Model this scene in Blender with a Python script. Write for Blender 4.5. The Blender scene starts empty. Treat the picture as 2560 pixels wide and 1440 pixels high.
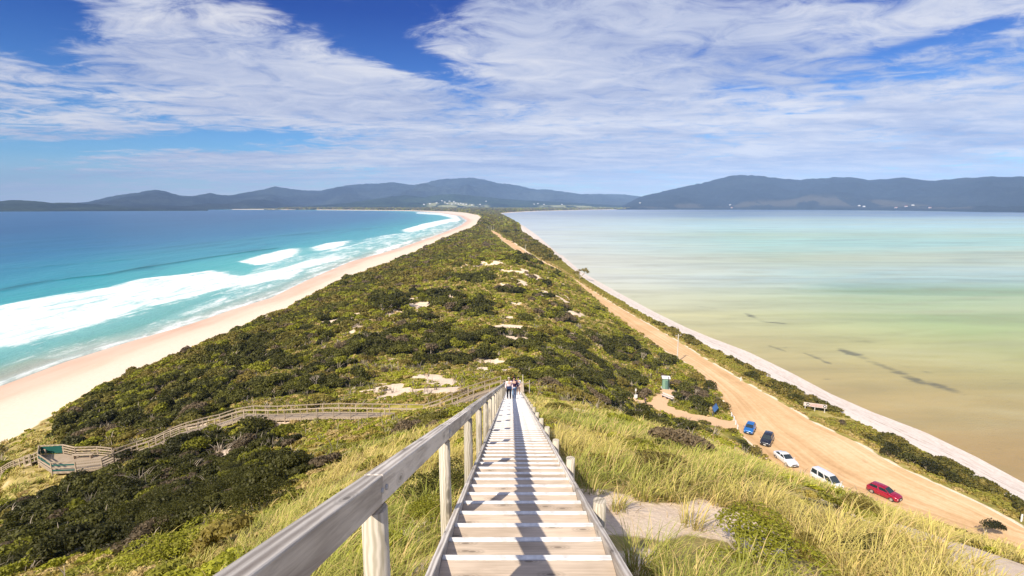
import bpy, math, random
import numpy as np
from mathutils import Vector, Matrix
random.seed(7); RNG = np.random.default_rng(11)
scene = bpy.context.scene
COL = scene.collection
R = math.radians

# ------------------------------------------------------------------ camera model (photo pixels 2560x1440)
EYE = 45.5; FPX = 1300.0; PITCH = math.atan(208 / FPX)
CP, SP = math.cos(PITCH), math.sin(PITCH)
def ray(px, py):
    u = (px - 1280) / FPX; v = (py - 720) / FPX
    return u, CP - v * SP, -(SP + v * CP)
def at_z(px, py, z):
    a, b, c = ray(px, py); t = (z - EYE) / c
    return a * t, b * t
def at_y(px, py, Y):
    a, b, c = ray(px, py); t = Y / b
    return a * t, Y, EYE + c * t

# ------------------------------------------------------------------ noise
def _hash(ix, iy, seed):
    n = (ix.astype(np.int64) * 374761393 + iy.astype(np.int64) * 668265263 + seed * 974634777) & 0xFFFFFFFF
    n = ((n ^ (n >> 13)) * 1274126177) & 0xFFFFFFFF
    return ((n ^ (n >> 16)) & 0xFFFF) / 65535.0
def vnoise(x, y, seed=0):
    x = np.asarray(x, float); y = np.asarray(y, float)
    ix = np.floor(x); iy = np.floor(y); fx = x - ix; fy = y - iy
    fx = fx * fx * (3 - 2 * fx); fy = fy * fy * (3 - 2 * fy)
    a = _hash(ix, iy, seed); b = _hash(ix + 1, iy, seed); c = _hash(ix, iy + 1, seed); d = _hash(ix + 1, iy + 1, seed)
    return (a + (b - a) * fx) * (1 - fy) + (c + (d - c) * fx) * fy
def fbm(x, y, seed=0, octv=4):
    s = 0; a = .5; t = 0
    for k in range(octv):
        s = s + a * vnoise(np.asarray(x) * 2 ** k, np.asarray(y) * 2 ** k, seed + k * 7); t += a; a *= .5
    return s / t
def sstep(a, b, x):
    t = np.clip((x - a) / (b - a), 0, 1); return t * t * (3 - 2 * t)

# ------------------------------------------------------------------ terrain
TAB_WL = [(-60,-122),(0,-124),(125,-128.8),(147,-130),(170,-127.6),(196,-123),(228,-121.4),(253,-118),(315,-124),(417,-130),(554,-119.5),(824,-113.6),(1137,-113),(1509,-129),(2159,-214),(3026,-415),(3784,-690),(4037,-860),(4846,-2000),(5400,-3800)]
TAB_TL = [(-60,-88),(86,-90),(102,-93.5),(115,-96.5),(132,-95),(165,-93.7),(204,-92.7),(288,-96),(409,-88.5),(622,-86),(947,-72.5),(1530,-87.6),(2121,-137.4),(2760,-241.7),(3347,-400),(4037,-800),(4846,-1900),(5400,-3700)]
TAB_RL = [(-60,150),(0,118),(20,98),(40,80),(58.4,63.5),(63.2,59.6),(69.8,51.2),(75.3,45.5),(81,43.7),(86,43.7),(93,43.3),(102,45.4),(114,47.9),(124,48.5),(137,48.1),(153,45),(185,40.9),(224,38.6),(315,34.3),(441,10.2),(645,-12.4),(889,-38),(1500,-45),(2121,-80),(2760,-110),(3347,-120),(4037,-150),(5400,-200)]
TAB_RR = [(-60,156),(0,124),(20,105),(40,88),(64,69.1),(70,68.3),(76,66.1),(82,64),(91,63.1),(98,60.5),(108,59.6),(121,57.5),(143,54.7),(163,52.9),(186,49.8),(216,45.7),(269,39.9),(357,30.4),(442,17.1),(646,-3),(889,-31),(1500,-39),(2121,-74),(2760,-104),(3347,-110),(4037,-140),(5400,-190)]
TAB_ST = [(-60,163),(0,131),(20,112),(40,95),(55,86),(70.6,75.6),(88,74),(95,71.4),(109.5,69),(128.5,65.9),(150.6,62.2),(175,58.2),(209,52.6),(301,43),(530,34.7),(846,14),(1137,20),(1831,-20),(2420,-54),(2760,-66),(3185,10),(3784,180),(4846,780),(5400,1500)]
TAB_WR = [(a_, b_ + (1.2 if 50 < a_ < 600 else 0)) for a_, b_ in [(-60,175),(0,142),(20,122),(40,105),(60,90),(77,82.1),(89,82.2),(99.5,81.1),(110,77.4),(121,75),(138,73.9),(158,71.4),(175,66.4),(190,62.8),(219,58.5),(271,52.8),(354,44.8),(467,43.2),(770,38.4),(1137,26.1),(1831,-7),(2420,-46),(2600,-60),(2760,-55),(3185,24),(3784,201),(4846,811),(5268,1282),(5400,1600)]]
def lerp_tab(tab, Y):
    a = np.array(tab, float); return np.interp(Y, a[:, 0], a[:, 1])
def crest_stair(Y): return EYE - 1.63 - .42 - .3409 * Y
# Y : left heights (at .78,.55,.39,.22,.09 of the way to the left toe), crest x, crest z, right x's, right z's
PROF = [
 (-60,[15,26,33,38,42], 0,43.5,[8,20,32],[41.5,37,32]),
 (-8, [13,24,31,37.5,42],0,43.9,[8,20,32],[41.5,37,32]),
 (0,  [12,23,30,36.5,41.2],0,None,[8,20,32],[41.0,36.3,31.2]),
 (9,  [11.5,21,27,33,37.6],0,None,[8,20,32],[39.1,35.2,30]),
 (18, [11.3,19.5,24.8,30.2,34.6],0,None,[8,20,32],[36.0,31.7,27.0]),
 (27, [11,18.3,23.2,27.8,31.7],0,None,[8,20,32],[33.1,28.9,23.6]),
 (35, [10.6,17.3,21.6,25.8,29.2],0,None,[8,20,32],[30.4,26.0,21.1]),
 (45, [10,16.5,20.4,23.5,26.3],0,None,[8,20,32],[27.1,23.2,18.0]),
 (50, [9.6,16.0,20.0,22.7,24.9],0,None,[8,20,32],[25.3,21.3,16.4]),
 (57, [9,15.3,19.0,21.6,23.6],0,24.3,[8,20,32],[22.8,17.8,12.6]),
 (66, [9,14.8,18.0,20.0,21.3],0,22.2,[8,20,32],[20.2,13.8,7.8]),
 (75, [9,14.0,16.8,18.2,19.0],0,19.8,[8,20,32],[18.0,11.3,5.8]),
 (86, [9,13.3,15.8,16.8,17.3],0,17.7,[8,20,32],[16.2,9.6,5.0]),
 (98, [9,12.8,14.8,15.4,15.8],0,16.0,[8,20,31],[14.6,8.2,4.8]),
 (114,[8.5,12,14,14.6,14.8],0,14.8,[8,20,33],[13.3,7.5,4.3]),
 (135,[8,11,12.8,13.2,13.4],-1,13.3,[8,21,34],[12.4,9.0,5.3]),
 (165,[7.5,10,11.5,12,12.2],-2,12.2,[7,20,33],[11.6,9.0,5.5]),
 (210,[7,9.5,10.8,11.4,11.6],-4,11.6,[6,18,29],[11.2,8.8,5.5]),
 (270,[6.5,9.5,11.5,13,13.4],-5,13.6,[5,16,26],[13.4,10.5,6.5]),
 (325,[6,8.5,11.5,14,15],-5,15.3,[4,14,23],[15,11.5,7]),
 (372,[5.5,7.0,7.5,8,8.2],-12,8.2,[-4,6,15],[8,6.2,4.6]),
 (430,[5.3,6.6,7,7,7],-25,7,[-17,-8,2],[6.6,5.6,4.2]),
 (645,[5.2,6.2,6.6,6.6,6.5],-49,6.5,[-40,-30,-20],[6,5.2,4]),
 (889,[5,6,6.5,6.5,6.5],-53,6.4,[-50,-47,-43],[6,5.4,4]),
 (1100,[7,9,10,10,10],-58,10,[-54,-51,-48],[10,9,7]),
 (1300,[9,12,13,14,14],-64,14,[-60,-57,-53],[14,13,11]),
 (1500,[7,9,10,10,10],-68,10,[-62,-57,-52],[10,9,6]),
 (2121,[4.5,5,5,5,5],-106,5,[-99,-94,-87],[5,5,4]),
 (2760,[4.5,5,5,5,5],-165,5,[-150,-140,-125],[5,5,4]),
 (4037,[4.5,5,5,5,5],-450,5,[-350,-260,-200],[5,5,4]),
 (5400,[4.5,5,6,6,6],-1800,6,[-1200,-700,-400],[6,6,5]),
]
_PY = np.array([p[0] for p in PROF], float)
_PL = np.array([p[1] for p in PROF], float)
_PXC = np.array([p[2] for p in PROF], float)
_PZC = np.array([crest_stair(p[0]) if p[3] is None else p[3] for p in PROF], float)
_PRX = np.array([p[4] for p in PROF], float)
_PRZ = np.array([p[5] for p in PROF], float)
LF = [.78, .55, .39, .22, .09]
def features(Y):
    """feature x (n,15) and z (n,15) for each Y"""
    Y = np.atleast_1d(np.asarray(Y, float)); n = len(Y)
    X = np.zeros((n, 15)); Z = np.zeros((n, 15))
    X[:, 0] = lerp_tab(TAB_WL, Y); X[:, 1] = lerp_tab(TAB_TL, Y); Z[:, 1] = 4
    xc = np.interp(Y, _PY, _PXC)
    for k in range(5):
        X[:, 2 + k] = xc + (X[:, 1] - xc) * LF[k]; Z[:, 2 + k] = np.interp(Y, _PY, _PL[:, k])
    X[:, 7] = xc; Z[:, 7] = np.interp(Y, _PY, _PZC)
    for k in range(3):
        X[:, 8 + k] = np.interp(Y, _PY, _PRX[:, k]); Z[:, 8 + k] = np.interp(Y, _PY, _PRZ[:, k])
    X[:, 11] = lerp_tab(TAB_RL, Y); Z[:, 11] = 2.5
    X[:, 12] = lerp_tab(TAB_RR, Y); Z[:, 12] = 2.4
    X[:, 13] = lerp_tab(TAB_ST, Y); Z[:, 13] = 2.0
    X[:, 14] = lerp_tab(TAB_WR, Y); Z[:, 14] = 0
    for k in range(1, 15): X[:, k] = np.maximum(X[:, k], X[:, k - 1] + .8)
    return X, Z
def _gblur(a, s, axis):
    r = int(3 * s) + 1; k = np.exp(-np.arange(-r, r + 1) ** 2 / (2 * s * s)); k /= k.sum()
    pad = [(0, 0), (0, 0)]; pad[axis] = (r, r); b = np.pad(a, pad, mode='edge')
    out = np.zeros_like(a); n = a.shape[axis]
    for i, w in enumerate(k):
        out += w * (b[i:i + n] if axis == 0 else b[:, i:i + n])
    return out
GX0, GX1, GY0, GY1 = -220, 200, -60, 470
_gy = np.arange(GY0, GY1 + 1.); _gx = np.arange(GX0, GX1 + 1.)
_FX, _FZ = features(_gy)
_grid = np.zeros((len(_gy), len(_gx)))
for i in range(len(_gy)):
    fx = np.concatenate([[_FX[i, 0] - 200], _FX[i], [_FX[i, -1] + 200]]); fz = np.concatenate([[-4], _FZ[i], [-2.5]])
    _grid[i] = np.interp(_gx, fx, fz)
_grid = _gblur(_gblur(_grid, 2.2, 0), 2.2, 1)

# boardwalk route in the world (deck height z)
def P3(px, py, z): x, y = at_z(px, py, z); return (x, y, z)
WALK = [(-1.0, 56.4, 25.15), P3(1180, 992, 24.6), P3(1112, 1022, 23.9), P3(1058, 1040, 22.9), P3(960, 1038, 22.7),
        P3(830, 1036, 22.4), P3(690, 1042, 21.6), P3(610, 1040, 20.8), P3(545, 1062, 19.9), P3(470, 1080, 19.2), P3(440, 1088, 18.8),
        P3(380, 1118, 17.4), P3(335, 1132, 16.9), P3(286, 1150, 16.6)]
PLAT_PX = [(97, 1158), (130, 1180), (190, 1178), (256, 1170), (286, 1156), (282, 1143), (245, 1139), (190, 1141), (160, 1134), (100, 1137)]
PLATFORM = [P3(x, y, 16.6) for x, y in PLAT_PX]
BSTAIR = [P3(97, 1150, 16.5), P3(40, 1172, 13.6), P3(-40, 1215, 10.5)]
def seg_dist(x, y, pts):
    best = np.full(np.shape(x), 1e9); zz = np.zeros(np.shape(x))
    for (ax, ay, az), (bx, by, bz) in zip(pts[:-1], pts[1:]):
        dx, dy = bx - ax, by - ay; L = dx * dx + dy * dy
        t = np.clip(((x - ax) * dx + (y - ay) * dy) / L, 0, 1)
        d = np.hypot(x - ax - t * dx, y - ay - t * dy); m = d < best
        best = np.where(m, d, best); zz = np.where(m, az + (bz - az) * t, zz)
    return best, zz
TOILET_PATH = [(24.5, 103.5, 4.8), (29, 101, 4.7), (33.5, 98.5, 4.2), (38, 97.2, 3.4), (43, 96.5, 2.9)]
TOILET_SPUR = [(30, 102, 4.7), (32.5, 107, 4.7), (34.5, 110.5, 4.7)]

def _bilin(x, y):
    fx = np.clip(x - GX0, 0, len(_gx) - 1.001); fy = np.clip(y - GY0, 0, len(_gy) - 1.001)
    ix = fx.astype(int); iy = fy.astype(int); fx -= ix; fy -= iy
    g = _grid
    return (g[iy, ix] * (1 - fx) + g[iy, ix + 1] * fx) * (1 - fy) + (g[iy + 1, ix] * (1 - fx) + g[iy + 1, ix + 1] * fx) * fy
def height(x, y):
    x = np.asarray(x, float); y = np.asarray(y, float); shp = x.shape
    x = np.atleast_1d(x).ravel().copy(); y = np.atleast_1d(y).ravel().copy()
    z = np.zeros(len(x)); near = y < GY1 - 5
    if near.any(): z[near] = _bilin(x[near], y[near])
    far = ~near
    if far.any():
        FX, FZ = features(y[far]); xf = x[far]; zz = np.full(len(xf), -2.)
        for k in range(14):
            a, b = FX[:, k], FX[:, k + 1]; m = (xf >= a) & (xf <= b)
            zz[m] = (FZ[:, k] + (FZ[:, k + 1] - FZ[:, k]) * (xf - a) / (b - a))[m]
        z[far] = zz
    tl = lerp_tab(TAB_TL, y); rl = lerp_tab(TAB_RL, y)
    w = sstep(0, 16, x - tl) * sstep(0, 9, rl - x)
    cor = 1 - sstep(1.6, 5, np.abs(x)) * 1.0
    cor = np.where(y < 62, cor, cor * (1 - sstep(62, 75, y)))
    w = w * (1 - cor)
    amp = .35 + 1.5 * sstep(58, 110, y) + .6 * sstep(10, 40, -x) * (1 - sstep(58, 110, y))
    n = (fbm(x / 14 + 3, y / 14, 5) - .5) * 2.0 * amp + (fbm(x / 4.3, y / 4.3 + 9, 8, 3) - .5) * (.28 + .5 * sstep(60, 110, y))
    z = z + n * w * np.where(y > 450, .6, 1)
    pm = (np.abs(x - 30) < 22) & (np.abs(y - 103) < 22)
    for pts, wd in ((TOILET_PATH, 1.8), (TOILET_SPUR, 1.4)):
        if pm.any():
            d, zz = seg_dist(x[pm], y[pm], pts); k = 1 - sstep(wd, wd + 2.5, d); z[pm] = z[pm] * (1 - k) + zz * k
    wm = (x < 4) & (x > -75) & (y > 42) & (y < 75)
    if wm.any():
        for pts, wd, off in ((WALK, .8, .5), (PLATFORM + [PLATFORM[0]], 1.5, .55), (BSTAIR, 1, .3)):
            d, zz = seg_dist(x[wm], y[wm], pts); k = 1 - sstep(wd, wd + 3.2, d)
            z[wm] = z[wm] * (1 - k) + (zz - off) * k
        cx = sum(p[0] for p in PLATFORM) / len(PLATFORM); cy = sum(p[1] for p in PLATFORM) / len(PLATFORM)
        k = 1 - sstep(3, 6, np.hypot(x[wm] - cx, (y[wm] - cy) * 1.6)); z[wm] = z[wm] * (1 - k) + 16.0 * k
    return z.reshape(shp)
def hz(x, y): return float(height(np.array([x]), np.array([y]))[0])
_ts = 1.5 * 1.012 ** np.arange(0, 700)
def ground_hit(px, py, lift=0.0):
    a, b, c = ray(px, py); xs = a * _ts; ys = b * _ts; zs = EYE + c * _ts
    d = zs - height(xs, ys) - lift; i = np.argmax(d < 0)
    if d[i] >= 0 or i == 0:
        return at_z(px, py, 2) + (2,)
    t = _ts[i - 1] + (_ts[i] - _ts[i - 1]) * d[i - 1] / (d[i - 1] - d[i])
    return a * t, b * t, EYE + c * t
def wpoly(pts): return [ground_hit(x, y)[:2] for x, y in pts]
def wpoly0(pts, z=0): return [at_z(x, y, z) for x, y in pts]
def inpoly(x, y, poly):
    x = np.asarray(x); y = np.asarray(y); r = np.zeros(x.shape, bool); n = len(poly); j = n - 1
    for i in range(n):
        xi, yi = poly[i]; xj, yj = poly[j]
        if yi != yj:
            r ^= ((yi > y) != (yj > y)) & (x < (xj - xi) * (y - yi) / (yj - yi) + xi)
        j = i
    return r

# ------------------------------------------------------------------ object helpers
def tag(o, label=None, cat=None, group=None, kind=None):
    if label: o['label'] = label
    if cat: o['category'] = cat
    if group: o['group'] = group
    if kind: o['kind'] = kind
    return o
def empty(name, loc=(0, 0, 0), rz=0.0, label=None, cat=None, group=None):
    o = bpy.data.objects.new(name, None); COL.objects.link(o); o.location = loc; o.rotation_euler = (0, 0, rz)
    o.empty_display_size = .2
    return tag(o, label, cat, group)
def nmesh(name, co, faces, mat=None, parent=None, smooth=False, attrs=None, col=None, uv=None):
    """numpy mesh: co (n,3), faces (m,k)"""
    co = np.asarray(co, np.float32); faces = np.asarray(faces, np.int32); m, k = faces.shape
    me = bpy.data.meshes.new(name); me.vertices.add(len(co)); me.vertices.foreach_set('co', co.ravel())
    me.loops.add(m * k); me.loops.foreach_set('vertex_index', faces.ravel())
    me.polygons.add(m); me.polygons.foreach_set('loop_start', np.arange(m, dtype=np.int32) * k)
    me.polygons.foreach_set('loop_total', np.full(m, k, np.int32))
    if smooth: me.polygons.foreach_set('use_smooth', np.ones(m, bool))
    for an, av in (attrs or {}).items():
        at = me.attributes.new(an, 'FLOAT', 'POINT'); at.data.foreach_set('value', np.asarray(av, np.float32).ravel())
    if col is not None:
        at = me.attributes.new('Col', 'FLOAT_COLOR', 'POINT')
        c4 = np.ones((len(co), 4), np.float32); c4[:, :3] = col; at.data.foreach_set('color', c4.ravel())
    me.update(calc_edges=True); me.validate()
    if mat: me.materials.append(mat)
    o = bpy.data.objects.new(name, me); COL.objects.link(o)
    if parent: o.parent = parent
    return o
class MB:
    def __init__(s): s.v = []; s.f = []
    def add(s, vs, fs):
        n = len(s.v); s.v += [tuple(v) for v in vs]; s.f += [tuple(i + n for i in f) for f in fs]; return s
    def box(s, c, d, M=None):
        x, y, z = d[0] / 2, d[1] / 2, d[2] / 2
        vs = [Vector((a * x, b * y, e * z)) for a in (-1, 1) for b in (-1, 1) for e in (-1, 1)]
        if M is not None: vs = [M @ v for v in vs]
        vs = [v + Vector(c) for v in vs]
        return s.add(vs, [(0, 1, 3, 2), (4, 6, 7, 5), (0, 4, 5, 1), (2, 3, 7, 6), (0, 2, 6, 4), (1, 5, 7, 3)])
    def beam(s, a, b, w, h, up=(0, 0, 1)):
        a = Vector(a); b = Vector(b); d = (b - a); L = d.length; d.normalize()
        sd = d.cross(Vector(up)); sd = sd.normalized() if sd.length > 1e-4 else Vector((1, 0, 0)); u = sd.cross(d)
        vs = []
        for p in (a, b):
            for i, j in ((-1, -1), (1, -1), (1, 1), (-1, 1)): vs.append(p + sd * (i * w / 2) + u * (j * h / 2))
        return s.add(vs, [(0, 1, 2, 3), (7, 6, 5, 4), (0, 4, 5, 1), (1, 5, 6, 2), (2, 6, 7, 3), (3, 7, 4, 0)])
    def tube(s, pts, rad, n=10, caps=True):
        pts = [Vector(p) for p in pts]; rad = rad if hasattr(rad, '__len__') else [rad] * len(pts); vs = []; fs = []
        for k, p in enumerate(pts):
            d = (pts[min(k + 1, len(pts) - 1)] - pts[max(k - 1, 0)]).normalized()
            a = d.cross(Vector((0, 1, 0)) if abs(d.y) < .9 else Vector((1, 0, 0))).normalized(); b = d.cross(a)
            for i in range(n):
                t = 2 * math.pi * i / n; vs.append(p + (a * math.cos(t) + b * math.sin(t)) * rad[k])
        for k in range(len(pts) - 1):
            for i in range(n):
                j = (i + 1) % n; fs.append((k * n + i, k * n + j, (k + 1) * n + j, (k + 1) * n + i))
        if caps:
            fs.append(tuple(range(n))[::-1]); m = (len(pts) - 1) * n; fs.append(tuple(m + i for i in range(n)))
        return s.add(vs, fs)
    def loft(s, rings, cap=True):
        n = len(rings[0]); vs = [p for r in rings for p in r]; fs = []
        for k in range(len(rings) - 1):
            for i in range(n):
                j = (i + 1) % n; fs.append((k * n + i, k * n + j, (k + 1) * n + j, (k + 1) * n + i))
        if cap: fs.append(tuple(range(n))[::-1]); m = (len(rings) - 1) * n; fs.append(tuple(m + i for i in range(n)))
        return s.add(vs, fs)
    def build(s, name, mat, parent=None, smooth=False, bevel=0.0, seg=2):
        me = bpy.data.meshes.new(name); me.from_pydata([tuple(v) for v in s.v], [], s.f); me.validate(); me.update()
        if mat: me.materials.append(mat)
        o = bpy.data.objects.new(name, me); COL.objects.link(o)
        if parent: o.parent = parent
        if smooth: me.polygons.foreach_set('use_smooth', [True] * len(me.polygons))
        if bevel:
            b = o.modifiers.new('bevel', 'BEVEL'); b.width = bevel; b.segments = seg; b.limit_method = 'ANGLE'; b.angle_limit = R(35)
        return o

# ------------------------------------------------------------------ material helpers
def newmat(name):
    m = bpy.data.materials.new(name); m.use_nodes = True; nt = m.node_tree; nt.nodes.clear()
    out = nt.nodes.new('ShaderNodeOutputMaterial'); b = nt.nodes.new('ShaderNodeBsdfPrincipled')
    nt.links.new(b.outputs[0], out.inputs[0]); return m, nt, b, out
def N(nt, t, **kw):
    n = nt.nodes.new(t)
    for k, v in kw.items():
        if k in n.bl_rna.properties: setattr(n, k, v)
        else: n.inputs[k].default_value = v
    return n
def L(nt, a, b): nt.links.new(a, b)
def ramp(nt, fac, stops, interp='LINEAR'):
    n = nt.nodes.new('ShaderNodeValToRGB'); cr = n.color_ramp; cr.interpolation = interp
    while len(cr.elements) < len(stops): cr.elements.new(.5)
    for e, (p, c) in zip(cr.elements, stops):
        e.position = p; e.color = (*c, 1) if len(c) == 3 else c
    if fac is not None: nt.links.new(fac, n.inputs[0])
    return n.outputs[0]
def g(v): return (v, v, v)
def mth(nt, op, a, b=None, c=None, clamp=False):
    n = nt.nodes.new('ShaderNodeMath'); n.operation = op; n.use_clamp = clamp
    for i, x in enumerate((a, b, c)):
        if x is None: continue
        if isinstance(x, (int, float)): n.inputs[i].default_value = x
        else: nt.links.new(x, n.inputs[i])
    return n.outputs[0]
def mixc(nt, fac, a, b, mode='MIX'):
    n = nt.nodes.new('ShaderNodeMix'); n.data_type = 'RGBA'; n.blend_type = mode
    for i, x in ((0, fac), (6, a), (7, b)):
        if isinstance(x, (int, float)): n.inputs[i].default_value = x
        elif isinstance(x, tuple): n.inputs[i].default_value = (*x, 1) if len(x) == 3 else x
        else: nt.links.new(x, n.inputs[i])
    return n.outputs[2]
def attr(nt, name, out='Fac'):
    n = nt.nodes.new('ShaderNodeAttribute'); n.attribute_name = name; return n.outputs[out]
def noise(nt, vec, scale, detail=4, rough=.55, dist=0.0):
    n = nt.nodes.new('ShaderNodeTexNoise'); n.inputs['Scale'].default_value = scale; n.inputs['Detail'].default_value = detail
    n.inputs['Roughness'].default_value = rough; n.inputs['Distortion'].default_value = dist
    if vec is not None: nt.links.new(vec, n.inputs['Vector'])
    return n.outputs['Fac']
def mapping(nt, vec, scale=(1, 1, 1), rot=(0, 0, 0), loc=(0, 0, 0)):
    n = nt.nodes.new('ShaderNodeMapping'); n.inputs['Scale'].default_value = scale; n.inputs['Rotation'].default_value = rot
    n.inputs['Location'].default_value = loc; nt.links.new(vec, n.inputs['Vector']); return n.outputs[0]
def bump(nt, bsdf, h, strength=.3, dist=.05):
    n = nt.nodes.new('ShaderNodeBump'); n.inputs['Strength'].default_value = strength; n.inputs['Distance'].default_value = dist
    nt.links.new(h, n.inputs['Height']); nt.links.new(n.outputs[0], bsdf.inputs['Normal'])
def pos(nt): return nt.nodes.new('ShaderNodeNewGeometry').outputs['Position']
def objco(nt): return nt.nodes.new('ShaderNodeTexCoord').outputs['Object']

def simple(name, c, rough=.6, metal=0., var=.12, scale=6., coat=0., spec=.5, br=0.):
    m, nt, b, _ = newmat(name); o = objco(nt); n = noise(nt, o, scale, 4)
    col = ramp(nt, n, [(.3, tuple(x * (1 - var) for x in c)), (.7, tuple(min(1, x * (1 + var)) for x in c))])
    L(nt, col, b.inputs['Base Color']); b.inputs['Roughness'].default_value = rough; b.inputs['Metallic'].default_value = metal
    b.inputs['Coat Weight'].default_value = coat; b.inputs['Specular IOR Level'].default_value = spec
    if br: bump(nt, b, n, br, .02)
    return m
def wood(name, light, dark, sc=1.0, stretch=(1, 22, 22), knots=True, rough=.75, objvar=.18, wv=.22):
    m, nt, b, _ = newmat(name); o = objco(nt)
    oi = nt.nodes.new('ShaderNodeObjectInfo').outputs['Random']
    off = nt.nodes.new('ShaderNodeCombineXYZ'); L(nt, mth(nt, 'MULTIPLY', oi, 37), off.inputs[0]); L(nt, mth(nt, 'MULTIPLY', oi, 11), off.inputs[1])
    va = nt.nodes.new('ShaderNodeVectorMath'); va.operation = 'ADD'; L(nt, o, va.inputs[0]); L(nt, off.outputs[0], va.inputs[1]); v = va.outputs[0]
    fine = noise(nt, mapping(nt, v, stretch), 2.2 * sc, 7, .7, .6)
    wav = nt.nodes.new('ShaderNodeTexWave'); wav.bands_direction = 'Y'; wav.inputs['Scale'].default_value = 3.2 * sc
    wav.inputs['Distortion'].default_value = 6; wav.inputs['Detail'].default_value = 3; wav.inputs['Detail Scale'].default_value = .7
    L(nt, mapping(nt, v, (.28, 2.6, 2.6)), wav.inputs['Vector'])
    big = noise(nt, v, 1.4 * sc, 3)
    f = mth(nt, 'ADD', mth(nt, 'MULTIPLY', fine, .55), mth(nt, 'ADD', mth(nt, 'MULTIPLY', wav.outputs['Fac'], wv), mth(nt, 'MULTIPLY', big, .47 - wv)))
    c = ramp(nt, f, [(.30, dark), (.47, tuple((a * .45 + d * .55) for a, d in zip(light, dark))), (.62, light), (.8, tuple(min(1, x * 1.12) for x in light))])
    if knots:
        vo = nt.nodes.new('ShaderNodeTexVoronoi'); vo.voronoi_dimensions = '2D'; vo.inputs['Scale'].default_value = 1.0
        sx = nt.nodes.new('ShaderNodeSeparateXYZ'); L(nt, v, sx.inputs[0]); cx = nt.nodes.new('ShaderNodeCombineXYZ'); vert = stretch[2] < stretch[0]
        L(nt, mth(nt, 'MULTIPLY', sx.outputs[2 if vert else 0], 1.5), cx.inputs[0]); L(nt, mth(nt, 'MULTIPLY', mth(nt, 'ADD', sx.outputs[1], sx.outputs[0 if vert else 2]), 4.2), cx.inputs[1]); L(nt, cx.outputs[0], vo.inputs['Vector'])
        k = ramp(nt, vo.outputs['Distance'], [(.0, g(1)), (.045, g(.9)), (.07, g(.2)), (.10, g(.5)), (.13, g(.1)), (.16, g(.3)), (.2, g(0))]); c = mixc(nt, mth(nt, 'MULTIPLY', k, .75), c, tuple(x * .35 for x in dark))
    hs = nt.nodes.new('ShaderNodeHueSaturation'); L(nt, c, hs.inputs['Color']); L(nt, mth(nt, 'ADD', mth(nt, 'MULTIPLY', oi, objvar * 2), 1 - objvar), hs.inputs['Value'])
    L(nt, hs.outputs[0], b.inputs['Base Color']); b.inputs['Roughness'].default_value = rough; b.inputs['Specular IOR Level'].default_value = .3
    bump(nt, b, f, .5, .006)
    return m
M = {}
M['rail'] = wood('weathered_rail_timber', (.72, .66, .58), (.28, .235, .20), 1.0, stretch=(.8, 12, 12))
M['post'] = wood('round_post_timber', (.60, .54, .44), (.32, .28, .20), 1.2, (22, 22, 1.2), knots=True)
M['tread'] = wood('tread_timber', (.64, .52, .40), (.36, .28, .20), 1.0, stretch=(.5, 5, 5), objvar=.12, wv=.05)
M['nosing'] = simple('white_step_edge', (.72, .71, .69), .75, var=.30, scale=7)
M['walk'] = wood('boardwalk_timber', (.50, .40, .29), (.28, .22, .15), .8, (10, 10, 10), knots=False)
M['green'] = simple('green_painted_panel', (.008, .095, .075), .6)
M['pole'] = simple('pale_pole', (.62, .58, .5), .8)
M['white'] = simple('white_paint', (.8, .8, .8), .5)
M['glass'] = simple('dark_car_glass', (.02, .03, .035), .06, var=.2, spec=.8)
M['tyre'] = simple('tyre_rubber', (.02, .02, .02), .85)
M['alloy'] = simple('wheel_alloy', (.6, .6, .62), .3, .8)
M['lamp'] = simple('lamp_cover', (.75, .77, .8), .12, var=.1)
M['redlamp'] = simple('red_lamp', (.4, .01, .01), .2)
M['trim'] = simple('black_trim', (.02, .02, .022), .5)
M['plate'] = simple('number_plate_white', (.75, .75, .72), .4)
M['steel'] = simple('grey_steel', (.45, .45, .45), .5, .5)
M['skin'] = simple('skin', (.55, .35, .26), .6)
M['bark'] = simple('pale_bark', (.42, .35, .26), .85, var=.3, scale=12)

# foliage materials (leaf colours carried per leaf)
def foliage(name, trans=.3, rough=.55, var=0.0):
    m, nt, b, out = newmat(name); c = attr(nt, 'Col', 'Color')
    oi = nt.nodes.new('ShaderNodeObjectInfo').outputs['Random']
    hs = nt.nodes.new('ShaderNodeHueSaturation'); L(nt, c, hs.inputs['Color']); L(nt, mth(nt, 'ADD', mth(nt, 'MULTIPLY', oi, var), 1 - var / 2), hs.inputs['Value'])
    L(nt, hs.outputs[0], b.inputs['Base Color']); b.inputs['Roughness'].default_value = rough; b.inputs['Specular IOR Level'].default_value = .25
    t = nt.nodes.new('ShaderNodeBsdfTranslucent'); L(nt, hs.outputs[0], t.inputs['Color'])
    mx = nt.nodes.new('ShaderNodeMixShader'); mx.inputs[0].default_value = trans
    L(nt, b.outputs[0], mx.inputs[1]); L(nt, t.outputs[0], mx.inputs[2]); L(nt, mx.outputs[0], out.inputs[0])
    return m
M['leaf'] = foliage('scrub_leaves'); M['shrub_leaf'] = foliage('shrub_leaves', var=.4); M['grass'] = foliage('marram_blades', .35, .5)

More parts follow.
